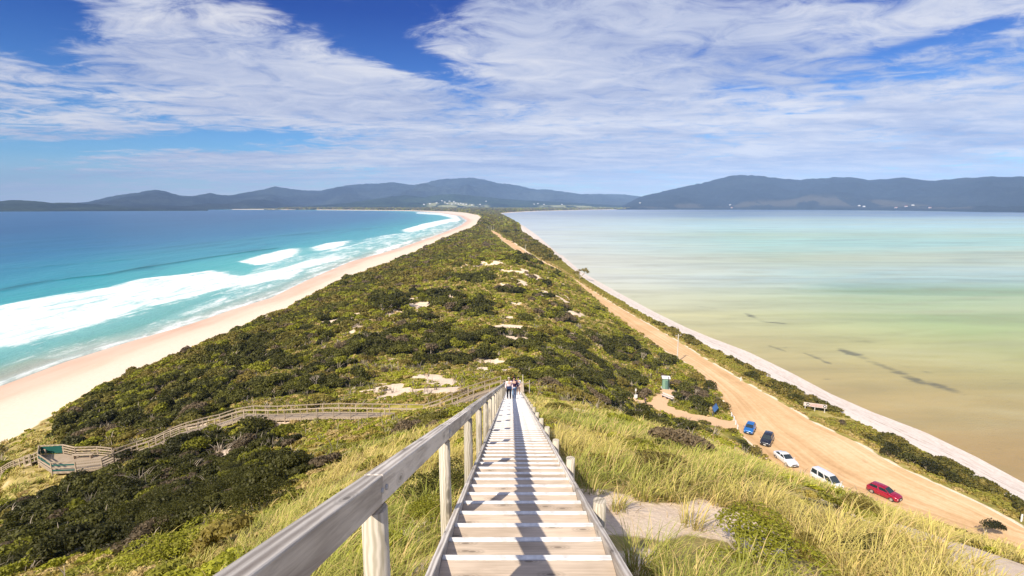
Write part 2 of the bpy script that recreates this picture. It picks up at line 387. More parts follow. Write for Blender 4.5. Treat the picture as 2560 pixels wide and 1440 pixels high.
# ------------------------------------------------------------------ zones (photo outlines laid out on the terrain)
DARK = [wpoly(p) for p in (
 [(0,1438),(0,1290),(120,1240),(230,1200),(330,1180),(352,1132),(440,1110),(520,1092),(570,1068),(690,1082),(695,1130),(775,1165),(760,1200),(650,1258),(560,1300),(430,1340),(250,1385),(120,1438)],
 [(170,1112),(163,1040),(235,975),(330,955),(560,925),(600,1000),(540,1035),(420,1078),(300,1105)],
 [(560,930),(520,885),(700,830),(850,860),(1000,830),(1110,800),(1170,870),(1190,915),(1060,900),(900,962),(780,985),(600,1000)],
 [(1290,945),(1285,900),(1300,860),(1450,830),(1600,850),(1690,900),(1655,930),(1600,970),(1560,1010),(1640,1052),(1500,1012),(1370,965)],
 [(1600,1065),(1640,1045),(1740,1062),(1880,1110),(1900,1150),(1760,1095)],
 [(1700,960),(1800,950),(1828,1030),(1740,1042),(1680,1012)],
 [(1255,640),(1330,645),(1400,690),(1370,700),(1290,670)],
)]
_DB = [(min(p[0] for p in q), max(p[0] for p in q), min(p[1] for p in q), max(p[1] for p in q)) for q in DARK]
# bare sand: pixel centre, pixel radii
SANDP = [(1690,1258,185,50),(1545,1222,60,22),(1820,1285,44,16),(2370,1350,22,12),(2410,1420,34,16),(1650,1415,60,16),(1035,1330,45,22),(1045,1425,50,20),
 (450,1078,50,8),(590,1122,30,6),(1000,968,90,24),(1080,975,50,14),(930,992,40,10),(1060,950,60,12),(1245,925,40,9),(1240,905,22,6),
 (1035,748,14,18),(1050,765,30,10),(930,800,30,14),(905,815,18,8),(1230,664,60,6),(1320,690,55,9),(1285,820,40,6),(1290,850,45,9),
 (700,1060,60,7),(1100,985,50,8),(610,990,20,5),(1350,1010,30,10)]
SAND = []
for px, py, rx, ry in SANDP:
    c = ground_hit(px, py); a = ground_hit(px + rx, py); b = ground_hit(px, py - ry); b2 = ground_hit(px, py + ry)
    lim_ = 2.3 if (c[1] < 32 and c[0] > 1) else 14
    SAND.append((c[0], c[1], max(.4, min(lim_, math.dist(c[:2], a[:2]))), max(.4, min(22 if c[1] > 50 else 5, .5 * (math.dist(c[:2], b[:2]) + math.dist(c[:2], b2[:2]))))))
def sandmask(x, y):
    r = np.zeros(np.shape(x))
    for cx, cy, rx, ry in SAND:
        m = (np.abs(x - cx) < rx * 1.6) & (np.abs(y - cy) < ry * 1.6)
        if m.any():
            d = np.hypot((x[m] - cx) / rx, (y[m] - cy) / ry); r[m] = np.maximum(r[m], 1 - sstep(.6, 1.35, d))
    n = fbm(x / 3.1, y / 3.1, 21, 4)
    r = sstep(.30, .50, r * .62 + (n - .5) * 2.4 * (r > 0))
    zone = sstep(120, 150, y) * sstep(330, 300, y) * sstep(-34, -22, x) * sstep(30, 20, x) + sstep(60, 70, y) * sstep(110, 95, y) * sstep(-28, -20, x) * sstep(4, 0, x)
    n7 = fbm(x / 5.5 + 4, y / 8.5, 27, 4); r = np.maximum(r, zone * sstep(.655, .70, n7))
    m = (np.abs(x - 32) < 22) & (np.abs(y - 102) < 22)
    if m.any():
        for pts, wd in ((TOILET_PATH, 1.9), (TOILET_SPUR, 1.3)):
            d, _ = seg_dist(x[m], y[m], pts); r[m] = np.maximum(r[m], 1 - sstep(wd, wd + .7, d + (n[m] - .5)))
    return r
def near_sand(x, y):
    r = sandmask(x, y); m = (x > 1.3) & (y > 6) & (y < 30)
    if m.any():
        xm, ym = x[m], y[m]; r[m] = np.maximum.reduce([r[m], sandmask(xm, ym + .7), sandmask(xm, ym + 1.3) * .95])
    return r
def darkmask(x, y):
    r = np.zeros(np.shape(x), bool)
    for q, (x0, x1, y0, y1) in zip(DARK, _DB):
        m = (x > x0) & (x < x1) & (y > y0) & (y < y1)
        if m.any(): r[m] |= inpoly(x[m], y[m], q)
    return r
def darkprob(x, y):
    r = darkmask(x + (fbm(x / 3, y / 3, 33, 3) - .5) * 7, y + (fbm(x / 3, y / 3, 34, 3) - .5) * 9)
    lite = (y > 70) & (fbm(x / 7, y / 7, 36, 3) > .47)
    r &= ~((x > -24) & (x < -2) & (y > 62) & (y < 92))
    far_ = (y > 75) & ~((x > -30) & (x < 4) & (y < 100)) & (fbm(x / 13 + 7, y / 13, 38, 3) > .62) & (x > -60) & (x < 20) & (y < 240)
    return (r & ~lite) | far_
GRASS_L = wpoly([(430,1439),(700,1290),(870,1130),(1000,1090),(1110,1075),(1200,1005),(1255,965),(1262,1000),(1085,1439)])
GRASS_L3 = wpoly([(0,1180),(95,1160),(130,1190),(260,1180),(300,1195),(220,1215),(150,1240),(0,1290)])
GRASS_L2 = wpoly([(0,1110),(80,1060),(150,1030),(150,1110),(95,1150),(0,1180)])
RIDGE = [(6,47.5),(11,46),(18,44),(23,41.5),(27,37),(30,33),(33,27),(36,18),(40,5)]
_rx = np.array([p[0] for p in RIDGE], float); _ry = np.array([p[1] for p in RIDGE], float)
def grass_right(x, y): return (x > 1.25) & (x < 40) & (y < np.interp(x, _rx, _ry) + np.where(x < 6, (6 - x) * 1.6, 0))
def grassmask(x, y):
    return inpoly(x, y, GRASS_L) | inpoly(x, y, GRASS_L2) | inpoly(x, y, GRASS_L3) | grass_right(x, y) | ((np.abs(x) < 3) & (y < 52))

# ------------------------------------------------------------------ ground sheets
Yr = np.concatenate([np.arange(-14, 62, .5), np.arange(62, 150, 1.), np.arange(150, 450, 2.5), 450 * 1.03 ** np.arange(0, 85)])
Yr = Yr[Yr < 5400]; Yr = np.append(Yr, 5400.)
SEG = [14, 14, 10, 10, 12, 22, 14, 14, 18, 18, 18, 6, 6, 8]
FXr, FZr = features(Yr)
def strip(seg_from, seg_to, off=0.0, smoothz=True):
    cols = [];
    for s in range(seg_from, seg_to):
        n = SEG[s]; t = np.arange(n) / n
        cols.append(FXr[:, [s]] * (1 - t) + FXr[:, [s + 1]] * t)
    cols.append(FXr[:, [seg_to]]); X = np.concatenate(cols, 1); Y = np.repeat(Yr[:, None], X.shape[1], 1)
    Z = height(X, Y) + off
    return X, Y, Z
def gridfaces(nr, nc):
    i = np.arange(nr - 1)[:, None] * nc + np.arange(nc - 1)[None]
    return np.stack([i, i + 1, i + nc + 1, i + nc], -1).reshape(-1, 4)
def sheet(name, X, Y, Z, mat, attrs, kind='structure'):
    o = nmesh(name, np.stack([X, Y, Z], -1).reshape(-1, 3), gridfaces(*X.shape), mat, smooth=True, attrs={k: v.ravel() for k, v in attrs.items()})
    return tag(o, kind=kind)

# dune ground material
m, nt, b, _ = newmat('dune_ground'); M['ground'] = m; p = pos(nt)
n1 = noise(nt, p, .09, 6, .6); n2 = noise(nt, p, .7, 6, .65); n3 = noise(nt, p, 9, 8, .75)
veg = ramp(nt, mth(nt, 'ADD', mth(nt, 'MULTIPLY', n1, .5), mth(nt, 'MULTIPLY', n2, .5)), [(.38, (.12, .12, .015)), (.5, (.30, .27, .045)), (.60, (.48, .37, .14))])
dry = ramp(nt, n2, [(.3, (.22, .19, .05)), (.55, (.42, .33, .13)), (.7, (.60, .46, .26))])
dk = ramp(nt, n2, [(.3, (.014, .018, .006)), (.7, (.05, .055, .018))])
sd = ramp(nt, mth(nt, 'ADD', mth(nt, 'MULTIPLY', n2, .6), mth(nt, 'MULTIPLY', n3, .4)), [(.3, (.64, .48, .33)), (.5, (.82, .65, .48)), (.7, (.88, .74, .58))])
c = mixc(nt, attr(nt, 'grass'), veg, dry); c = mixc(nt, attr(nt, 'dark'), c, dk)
sm = mth(nt, 'ADD', attr(nt, 'sand'), mth(nt, 'MULTIPLY', mth(nt, 'SUBTRACT', n3, .5), .5)); sm = ramp(nt, sm, [(.42, g(0)), (.6, g(1))])
sd = mixc(nt, attr(nt, 'dirt'), sd, (.66, .44, .26)); c = mixc(nt, sm, c, sd); L(nt, c, b.inputs['Base Color']); b.inputs['Roughness'].default_value = .95; b.inputs['Specular IOR Level'].default_value = .1
bump(nt, b, mth(nt, 'ADD', mth(nt, 'MULTIPLY', n3, .4), n2), .6, .12)
hsg = nt.nodes.new('ShaderNodeHueSaturation'); L(nt, c, hsg.inputs['Color']); L(nt, mth(nt, 'ADD', .6, mth(nt, 'MULTIPLY', n3, .8)), hsg.inputs['Value']); L(nt, hsg.outputs[0], b.inputs['Base Color'])
X, Y, Z = strip(1, 11)
pth = np.minimum(seg_dist(X, Y, TOILET_PATH)[0], seg_dist(X, Y, TOILET_SPUR)[0] + .5); drt = 1 - sstep(2.2, 3.6, pth)
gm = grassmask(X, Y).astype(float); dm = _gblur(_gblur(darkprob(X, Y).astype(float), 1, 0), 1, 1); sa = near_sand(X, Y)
sa = np.maximum(sa, (1 - sstep(-1, 3.5, X - FXr[:, [1]] + (fbm(X / 5, Y / 5, 3) - .5) * 4)))
rlx = FXr[:, [11]] + 0 * X
sa = np.maximum(sa, (1 - sstep(-.2, 1.1, rlx - X + (fbm(X / 2, Y / 2, 4) - .5) * 1.5)) * .9)
sheet('dune_ground', X, Y, Z, M['ground'], {'grass': gm, 'dark': dm, 'sand': sa, 'dirt': drt})

# left beach
m, nt, b, _ = newmat('beach_sand'); M['beach'] = m; p = pos(nt); s = attr(nt, 's')
n1 = noise(nt, mapping(nt, p, (1, .25, 1)), .12, 5, .55); n2 = noise(nt, p, 1.6, 5, .6)
ss = mth(nt, 'ADD', s, mth(nt, 'MULTIPLY', mth(nt, 'SUBTRACT', n1, .5), 10))
wet = ramp(nt, mth(nt, 'DIVIDE', ss, 40), [(0, g(1)), (.27, g(.85)), (.42, g(.3)), (.62, g(0))])
dryc = ramp(nt, n2, [(.3, (.68, .56, .43)), (.7, (.76, .65, .52))]); wetc = ramp(nt, n1, [(.3, (.64, .41, .27)), (.7, (.74, .53, .39))])
L(nt, mixc(nt, wet, dryc, wetc), b.inputs['Base Color'])
L(nt, ramp(nt, wet, [(0, g(.9)), (1, g(.45))]), b.inputs['Roughness']); b.inputs['Specular IOR Level'].default_value = .3; bump(nt, b, n2, .25, .05)
X, Y, Z = strip(0, 1)
Xs = FXr[:, [0]] + np.array([[-260, -60, -20, -8, -3.]]); Zs = np.array([[-4, -2.2, -1.0, -.45, -.17]]) + 0 * Xs
sX = np.concatenate([Xs, X], 1); sZ = np.concatenate([Zs, Z], 1); sY = Yr[:, None] + 0 * sX
sl = np.cos(np.arctan(np.abs(np.gradient(FXr[:, 0], Yr))))[:, None]
sheet('beach_sand', sX, sY, sZ, M['beach'], {'s': (sX - FXr[:, [0]]) * sl})

# right beach: pale sand with lines of wrack
m, nt, b, _ = newmat('bay_beach_sand'); p = pos(nt); s = attr(nt, 's'); v = attr(nt, 'v')
n1 = noise(nt, mapping(nt, p, (1, .3, 1)), .25, 5, .55); n2 = noise(nt, p, 2.2, 5, .65); n3 = noise(nt, mapping(nt, p, (1.2, .25, 1)), 1.6, 4, .7)
dryc = ramp(nt, n2, [(.3, (.66, .58, .50)), (.7, (.80, .73, .65))])
w1 = mth(nt, 'ADD', v, mth(nt, 'MULTIPLY', mth(nt, 'SUBTRACT', n1, .5), .22))
wr = ramp(nt, w1, [(.0, g(0)), (.30, g(0)), (.33, g(.8)), (.36, g(0)), (.52, g(.1)), (.56, g(.9)), (.60, g(.15)), (.70, g(.5)), (.73, g(.1)), (.86, g(.35)), (1, g(.25))])
wr = mth(nt, 'MULTIPLY', wr, ramp(nt, n3, [(.42, g(0)), (.58, g(.95))]))
c = mixc(nt, wr, dryc, (.40, .24, .15)); L(nt, c, b.inputs['Base Color']); b.inputs['Roughness'].default_value = .85; bump(nt, b, n2, .25, .04)
X, Y, Z = strip(13, 14)
vv = (X - FXr[:, [13]]) / np.maximum(1, FXr[:, [14]] - FXr[:, [13]])
Xs = FXr[:, [14]] + np.array([[2, 6, 20, 80, 300.]]); Zs = np.array([[-.06, -.2, -.6, -1.5, -3]]) + 0 * Xs
sheet('bay_beach', np.concatenate([X, Xs], 1), Yr[:, None] + 0 * np.concatenate([X, Xs], 1), np.concatenate([Z, Zs], 1), m,
      {'s': np.concatenate([FXr[:, [14]] - X, -(Xs - FXr[:, [14]])], 1), 'v': np.concatenate([vv, 1 + 0 * Xs], 1)})
# verge between road and bay beach
X, Y, Z = strip(12, 13)
ed = np.minimum(X - FXr[:, [12]], FXr[:, [13]] - X) + (fbm(X / 2.5, Y / 2.5, 31) - .5) * 2.6
sheet('road_verge', X, Y, Z, M['ground'], {'grass': .35 + 0 * X, 'dark': 0 * X, 'sand': 1 - sstep(-.2, .9, ed)})
# gravel road
m, nt, b, _ = newmat('gravel_road'); p = pos(nt); v = attr(nt, 'v')
cv = nt.nodes.new('ShaderNodeCombineXYZ'); L(nt, mth(nt, 'MULTIPLY', v, 26), cv.inputs[0]); L(nt, mth(nt, 'MULTIPLY', attr(nt, 'y'), .035), cv.inputs[1])
n1 = noise(nt, cv.outputs[0], .55, 5, .6, .4); n2 = noise(nt, p, 1.3, 6, .7); n4 = noise(nt, p, .11, 4, .5)
n8 = noise(nt, p, 5, 4, .7); f = mth(nt, 'ADD', mth(nt, 'MULTIPLY', n1, .42), mth(nt, 'ADD', mth(nt, 'MULTIPLY', n2, .22), mth(nt, 'ADD', mth(nt, 'MULTIPLY', n8, .1), mth(nt, 'MULTIPLY', n4, .26))))
c = ramp(nt, f, [(.36, (.46, .28, .13)), (.5, (.64, .42, .22)), (.62, (.76, .55, .33))])
damp = ramp(nt, noise(nt, mapping(nt, p, (1, .5, 1)), .35, 5, .6), [(.60, g(0)), (.72, g(.4))]); c = mixc(nt, damp, c, (.36, .22, .11)); L(nt, c, b.inputs['Base Color']); b.inputs['Roughness'].default_value = .95; b.inputs['Specular IOR Level'].default_value = .1; bump(nt, b, n2, .35, .04)
X, Y, Z = strip(11, 12)
sheet('gravel_road', X, Y, Z + .004, m, {'v': (X - FXr[:, [11]]) / (FXr[:, [12]] - FXr[:, [11]]), 'y': Y})

# ------------------------------------------------------------------ water
Yw = np.concatenate([np.arange(-60, 60, 6.), np.arange(60, 420, 1.6), 420 * 1.018 ** np.arange(0, 200)]); Yw = Yw[Yw < 5300]; Yw = np.append(Yw, 5400.)
Sw = np.concatenate([np.arange(-8, 150, 1.5), 150 * 1.035 ** np.arange(0, 140)]); Sw = Sw[Sw < 9000]; Sw = np.append(Sw, 9500.)
WLw = lerp_tab(TAB_WL, Yw)
k = np.exp(-np.linspace(-2, 2, 9) ** 2); k /= k.sum(); WLs = np.convolve(np.pad(WLw, 4, mode='edge'), k, mode='valid')
slw = np.cos(np.arctan(np.abs(np.gradient(WLs, Yw))))
lap = (fbm(Yw / 26, Yw * 0, 77, 3) - .5) * 9 * (1 - sstep(900, 1500, Yw))          # uneven lap of the waterline
X = WLs[:, None] + lap[:, None] * np.exp(-np.maximum(Sw, 0) / 25)[None] - Sw[None] / np.maximum(.25, slw[:, None]); Y = Yw[:, None] + 0 * X; S = Sw[None] + 0 * X
FOAM = [(wpoly0(q), a) for q, a in (
 ([(-120,800),(0,764),(60,752),(133,738),(200,729),(273,719),(344,697),(440,688),(531,675),(560,682),(600,690),(700,672),(755,655),(866,636),(862,645),(770,672),(730,698),(664,705),(586,716),(484,744),(375,767),(293,795),(187,830),(109,845),(0,875),(-120,905)], .80),
 ([(598,655),(650,638),(722,621),(752,624),(735,640),(690,655),(640,664)], 1.0),
 ([(770,620),(820,607),(874,601),(868,612),(800,629)], .95),
 ([(1003,575),(1060,559),(1111,549),(1135,545),(1122,557),(1060,573),(1020,582)], .95),
 ([(900,600),(960,588),(1020,580),(1060,572),(1050,582),(960,600),(900,610)], .5),
 ([(640,668),(740,640),(800,630),(900,606),(1000,584),(1100,562),(1140,548),(1152,555),(1110,580),(1040,597),(990,612),(900,640),(800,680),(760,690),(700,716),(640,735),(560,760),(450,800),(400,830),(300,870),(230,890),(230,870),(330,830),(440,780),(560,735)], .47),
 ([(930,630),(985,612),(1040,596),(1035,603),(985,622),(940,640)], .8),
 ([(1040,530),(1100,532),(1142,539),(1154,550),(1140,556),(1110,556),(1132,546),(1100,538),(1040,534)], .8),
 ([(0,885),(60,872),(140,858),(240,830),(230,845),(120,880),(0,930)], .25),
 ([(640,545),(900,541),(900,543),(640,548)], .0))]
foam = np.zeros_like(X)
for q, a in FOAM:
    mk = inpoly(X, Y, q) * a; mk = _gblur(_gblur(mk.astype(float), 1.3, 0), 1.3, 1); foam = np.maximum(foam, mk)
trail = np.zeros_like(foam); run = np.zeros(len(foam))
for j_ in range(foam.shape[1] - 1, -1, -1):
    run = np.maximum(run * math.exp(-(abs(Sw[min(j_ + 1, len(Sw) - 1)] - Sw[j_])) / 16), foam[:, j_]); trail[:, j_] = run
foam = np.maximum(foam, trail * .62 * (S > 6))
foam = np.maximum(foam, .62 * np.exp(-((S - 2.0) / 2.6) ** 2))
foam = np.maximum(foam, .40 * sstep(26, 4, S) * (Y > 150))
WAVES = [([(-60,735),(0,728),(60,714),(133,702),(200,695),(258,690),(370,668),(440,657),(515,645),(600,633),(690,621)], 1.0, 3.2),
         ([(0,640),(60,634),(150,626),(260,618)], .5, 5), ([(30,672),(130,665),(250,655),(330,648)], .45, 4), ([(700,590),(800,580),(900,572),(1000,566)], .6, 6),
         ([(0,618),(55,616)], .5, 5), ([(430,618),(520,608),(640,596)], .3, 6), ([(-50,620),(150,600),(300,592)], .3, 7), ([(350,640),(450,625),(560,610)], .25, 5)]
wave = np.zeros_like(X)
for q, a, wd in WAVES:
    pts = [(*at_z(x, y, 0), 0) for x, y in q]; d, _ = seg_dist(X.ravel(), Y.ravel(), pts); d = d.reshape(X.shape)
    wave = np.maximum(wave, a * np.exp(-(d / wd) ** 2))
phase = S / 19 + fbm(X / 60, Y / 160, 51, 3) * 5
Z = .22 * np.sin(phase * 2 * math.pi / 2) * sstep(60, 140, S) * (1 - sstep(500, 900, S)) + .9 * wave + foam * .35 * (fbm(X / 3, Y / 3, 5, 3)) * sstep(10, 30, S)
Z = np.where(S < 12, Z * 0, Z)
m, nt, b, _ = newmat('sea_water'); p = pos(nt); s = attr(nt, 's'); fo = attr(nt, 'foam'); wv = attr(nt, 'wave')
n1 = noise(nt, mapping(nt, p, (1, .35, 1)), .03, 4, .5); n2 = noise(nt, mapping(nt, p, (1, .45, 1), (0, 0, R(8))), .22, 8, .68, .8); n3 = noise(nt, mapping(nt, p, (1, .5, 1)), .9, 6, .65)
n5 = noise(nt, mapping(nt, p, (1, .16, 1), (0, 0, R(-6))), .012, 5, .55)
lg = mth(nt, 'LOGARITHM', mth(nt, 'MAXIMUM', mth(nt, 'ADD', s, mth(nt, 'MULTIPLY', mth(nt, 'SUBTRACT', n1, .5), mth(nt, 'ADD', 14, mth(nt, 'MULTIPLY', s, .35)))), 1.5), 10)
def lp(v): return math.log10(v) / 4
c = ramp(nt, mth(nt, 'DIVIDE', lg, 4), [(lp(2), (.52, .42, .27)), (lp(9), (.36, .42, .27)), (lp(20), (.16, .40, .30)), (lp(55), (.12, .47, .42)), (lp(110), (.06, .38, .38)), (lp(170), (.032, .27, .33)), (lp(330), (.013, .13, .255)), (lp(800), (.008, .062, .165)), (lp(4000), (.012, .07, .17))])
c = mixc(nt, mth(nt, 'MULTIPLY', ramp(nt, n5, [(.35, g(0)), (.7, g(1))]), .35), c, (.03, .20, .34))
c = mixc(nt, mth(nt, 'MULTIPLY', attr(nt, 'swell'), .42), c, (.008, .10, .17)); c = mixc(nt, mth(nt, 'MULTIPLY', wv, .8, clamp=True), c, (.004, .11, .115))
n9 = noise(nt, mapping(nt, p, (1, .22, 1), (0, 0, R(7))), .10, 6, .6, 1.2)
fm = mth(nt, 'ADD', mth(nt, 'MULTIPLY', fo, 1.0), mth(nt, 'ADD', mth(nt, 'MULTIPLY', mth(nt, 'SUBTRACT', n2, .5), 1.2), mth(nt, 'ADD', mth(nt, 'MULTIPLY', mth(nt, 'SUBTRACT', n9, .5), 1.5), mth(nt, 'MULTIPLY', mth(nt, 'SUBTRACT', n3, .5), .5))))
fm = ramp(nt, fm, [(.36, g(0)), (.50, g(.30)), (.72, g(.75)), (.95, g(1))]); fm = mth(nt, 'MULTIPLY', fm, ramp(nt, fo, [(.02, g(0)), (.18, g(1))]))
thin = mth(nt, 'MULTIPLY', ramp(nt, fo, [(.05, g(0)), (.6, g(1))]), .45)
c = mixc(nt, thin, c, (.42, .66, .62)); c = mixc(nt, fm, c, (.80, .82, .82)); L(nt, c, b.inputs['Base Color'])
L(nt, ramp(nt, fm, [(0, g(.28)), (1, g(.9))]), b.inputs['Roughness']); b.inputs['IOR'].default_value = 1.33; b.inputs['Specular IOR Level'].default_value = .32
w = mth(nt, 'ADD', mth(nt, 'MULTIPLY', noise(nt, mapping(nt, p, (1, .4, 1)), .12, 6, .6), 1.0), mth(nt, 'MULTIPLY', n3, .25)); bump(nt, b, w, .7, 1.6)
sheet('sea_water', X[:, ::-1], Y, Z[:, ::-1], m, {'s': S[:, ::-1], 'foam': foam[:, ::-1], 'wave': wave[:, ::-1], 'swell': (np.clip(np.sin(phase * math.pi + fbm(X / 18, Y / 70, 52, 3) * 4), 0, 1) ** 3 * sstep(95, 150, S) * (1 - sstep(500, 1100, S)) * sstep(.4, .6, fbm(X / 50, Y / 120, 53, 3)))[:, ::-1]})

# bay
WRw = lerp_tab(TAB_WR, Yw); WRs = np.convolve(np.pad(WRw, 4, mode='edge'), k, mode='valid')
S2 = np.concatenate([np.arange(-6, 60, 1.5), 60 * 1.04 ** np.arange(0, 140)]); S2 = S2[S2 < 9000]; S2 = np.append(S2, 9500.)
X = WRs[:, None] + S2[None]; Y = Yw[:, None] + 0 * X; S = S2[None] + 0 * X
weed = np.zeros_like(X)
for q, wd, a in (([(2105,875),(2140,888),(2200,912),(2235,925),(2270,942),(2300,955)], 1.5, 1), ([(2330,960),(2360,970),(2395,982)], 1.6, 1), ([(2015,884),(2045,895),(2075,909)], .8, .9),
                 ([(2235,908),(2270,918),(2320,930)], 1.2, .5), ([(1865,783),(1905,803),(1950,808)], 1.6, .75), ([(1925,865),(1960,878)], 1, .6), ([(2050,945),(2072,948)], .7, .8),
                 ([(2460,1122),(2475,1127)], .6, .9), ([(2495,1122),(2510,1127)], .6, .9), ([(2530,1140),(2550,1147)], .6, .8), ([(2440,985),(2520,1000)], 1.6, .55), ([(1480,558),(1500,547),(1560,548),(1470,546)], 3, .3),
                 ([(1740,765),(1790,772)], 1.2, .5), ([(2140,850),(2300,880),(2420,905)], 3, .3), ([(1965,870),(1925,845)], 1.2, .3), ([(2330,890),(2560,960)], 4, .3)):
    pts = [(*at_z(x, y, 0), 0) for x, y in q]; d, _ = seg_dist(X.ravel(), Y.ravel(), pts); weed = np.maximum(weed, a * np.exp(-(d.reshape(X.shape) / (wd * 1.5)) ** 2))
m, nt, b, _ = newmat('bay_water'); p = pos(nt); s = attr(nt, 's'); wd_ = attr(nt, 'weed')
sp = nt.nodes.new('ShaderNodeSeparateXYZ'); L(nt, p, sp.inputs[0])
n1 = noise(nt, mapping(nt, p, (.12, 1, 1), (0, 0, R(-12))), .018, 5, .55, .3); n2 = noise(nt, mapping(nt, p, (.4, 1, 1)), .5, 6, .65)
n5 = noise(nt, mapping(nt, p, (.10, 1, 1), (0, 0, R(-4))), .0035, 5, .5)
n6 = noise(nt, mapping(nt, p, (.25, 1, 1), (0, 0, R(-35))), .09, 6, .6, .5)
dist = mth(nt, 'ADD', sp.outputs[1], mth(nt, 'MULTIPLY', s, -.08))
dist = mth(nt, 'MULTIPLY', dist, mth(nt, 'ADD', .80, mth(nt, 'MULTIPLY', n1, .40)))
lg = mth(nt, 'DIVIDE', mth(nt, 'LOGARITHM', mth(nt, 'MAXIMUM', dist, 10), 10), 4)
c = ramp(nt, lg, [(lp(70), (.30, .20, .065)), (lp(95), (.34, .26, .085)), (lp(125), (.36, .33, .105)), (lp(155), (.36, .40, .13)), (lp(195), (.32, .42, .16)), (lp(245), (.27, .41, .21)), (lp(285), (.30, .46, .42)), (lp(350), (.40, .56, .58)),
    (lp(430), (.42, .50, .38)), (lp(520), (.34, .55, .47)), (lp(700), (.34, .56, .47)), (lp(1000), (.40, .62, .60)), (lp(1600), (.32, .50, .56)), (lp(2200), (.09, .18, .34)), (lp(5000), (.035, .09, .22))])
c = mixc(nt, mth(nt, 'MULTIPLY', ramp(nt, n5, [(.44, g(0)), (.60, g(1))]), .42), c, (.36, .42, .20))
near = ramp(nt, mth(nt, 'DIVIDE', mth(nt, 'ADD', s, mth(nt, 'MULTIPLY', mth(nt, 'SUBTRACT', n6, .5), 30)), mth(nt, 'ADD', 40, mth(nt, 'MULTIPLY', sp.outputs[1], .38))), [(0, g(1)), (.25, g(.75)), (.9, g(0))])
nearc = ramp(nt, lg, [(lp(80), (.38, .25, .10)), (lp(130), (.48, .36, .16)), (lp(200), (.60, .52, .28)), (lp(300), (.66, .62, .48)), (lp(600), (.64, .64, .62)), (lp(1500), (.50, .54, .62)), (lp(3000), (.42, .47, .56))])
c = mixc(nt, mth(nt, 'MULTIPLY', near, .72), c, nearc)
c = mixc(nt, mth(nt, 'MULTIPLY', ramp(nt, n6, [(.48, g(0)), (.70, g(1))]), .34), c, (.25, .22, .10))
wm = ramp(nt, mth(nt, 'ADD', wd_, mth(nt, 'ADD', mth(nt, 'MULTIPLY', mth(nt, 'SUBTRACT', n2, .5), 1.9), mth(nt, 'MULTIPLY', mth(nt, 'SUBTRACT', n6, .5), 1.6))), [(.42, g(0)), (.95, g(1))]); wm = mth(nt, 'MULTIPLY', wm, ramp(nt, wd_, [(.05, g(0)), (.35, g(1))]))
sA = noise(nt, mapping(nt, p, (.16, 1.0, 1), (0, 0, R(-14))), .045, 7, .62, .6); sB = noise(nt, mapping(nt, p, (.3, 1.2, 1), (0, 0, R(-14))), .012, 7, .62, 1.4)
hv = nt.nodes.new('ShaderNodeHueSaturation'); L(nt, c, hv.inputs['Color']); L(nt, mth(nt, 'ADD', .98, mth(nt, 'MULTIPLY', mth(nt, 'ADD', mth(nt, 'SUBTRACT', sA, .5), mth(nt, 'MULTIPLY', mth(nt, 'SUBTRACT', sB, .5), .6)), .8)), hv.inputs['Value']); c = hv.outputs[0]
c = mixc(nt, mth(nt, 'MULTIPLY', ramp(nt, sB, [(.48, g(0)), (.62, g(1))]), .30), c, (.50, .52, .34))
c = mixc(nt, mth(nt, 'MULTIPLY', mth(nt, 'MULTIPLY', wm, ramp(nt, n6, [(.36, g(.15)), (.56, g(1))])), .72), c, (.085, .085, .05))
L(nt, c, b.inputs['Base Color']); b.inputs['Roughness'].default_value = .3; b.inputs['Specular IOR Level'].default_value = .14
bump(nt, b, noise(nt, mapping(nt, p, (1, 1.6, 1), (0, 0, R(20))), .9, 7, .7), .5, .3)
sheet('bay_water', X, Y, 0 * X + .0, m, {'s': S, 'weed': weed})
# deep sea bed under both waters so nothing shows through the far edges
o = nmesh('sea_bed', [(-12500, -400, -8), (12500, -400, -8), (12500, 11500, -8), (-12500, 11500, -8)], [(0, 1, 2, 3)], M['beach']); tag(o, kind='structure')

# ------------------------------------------------------------------ far hills
def hillmat(name, base, field):
    m, nt, b, _ = newmat(name); p = pos(nt)
    n1 = noise(nt, p, .0016, 6, .65); n2 = noise(nt, p, .02, 5, .7); n3 = noise(nt, mapping(nt, p, (1, .45, 1)), .0045, 4, .6)
    c = ramp(nt, mth(nt, 'ADD', mth(nt, 'MULTIPLY', n1, .5), mth(nt, 'MULTIPLY', n2, .5)), [(.38, tuple(x * .25 for x in base)), (.5, base), (.62, tuple(x * 2.4 for x in base))])
    f = mth(nt, 'MULTIPLY', attr(nt, 'field'), ramp(nt, n3, [(.45, g(0)), (.50, g(1))])); c = mixc(nt, f, c, field)
    c = mixc(nt, mth(nt, 'MULTIPLY', attr(nt, 'cliff'), ramp(nt, n2, [(.35, g(0)), (.5, g(1))])), c, (.65, .48, .38))
    L(nt, c, b.inputs['Base Color']); b.inputs['Roughness'].default_value = 1; b.inputs['Specular IOR Level'].default_value = 0
    return m
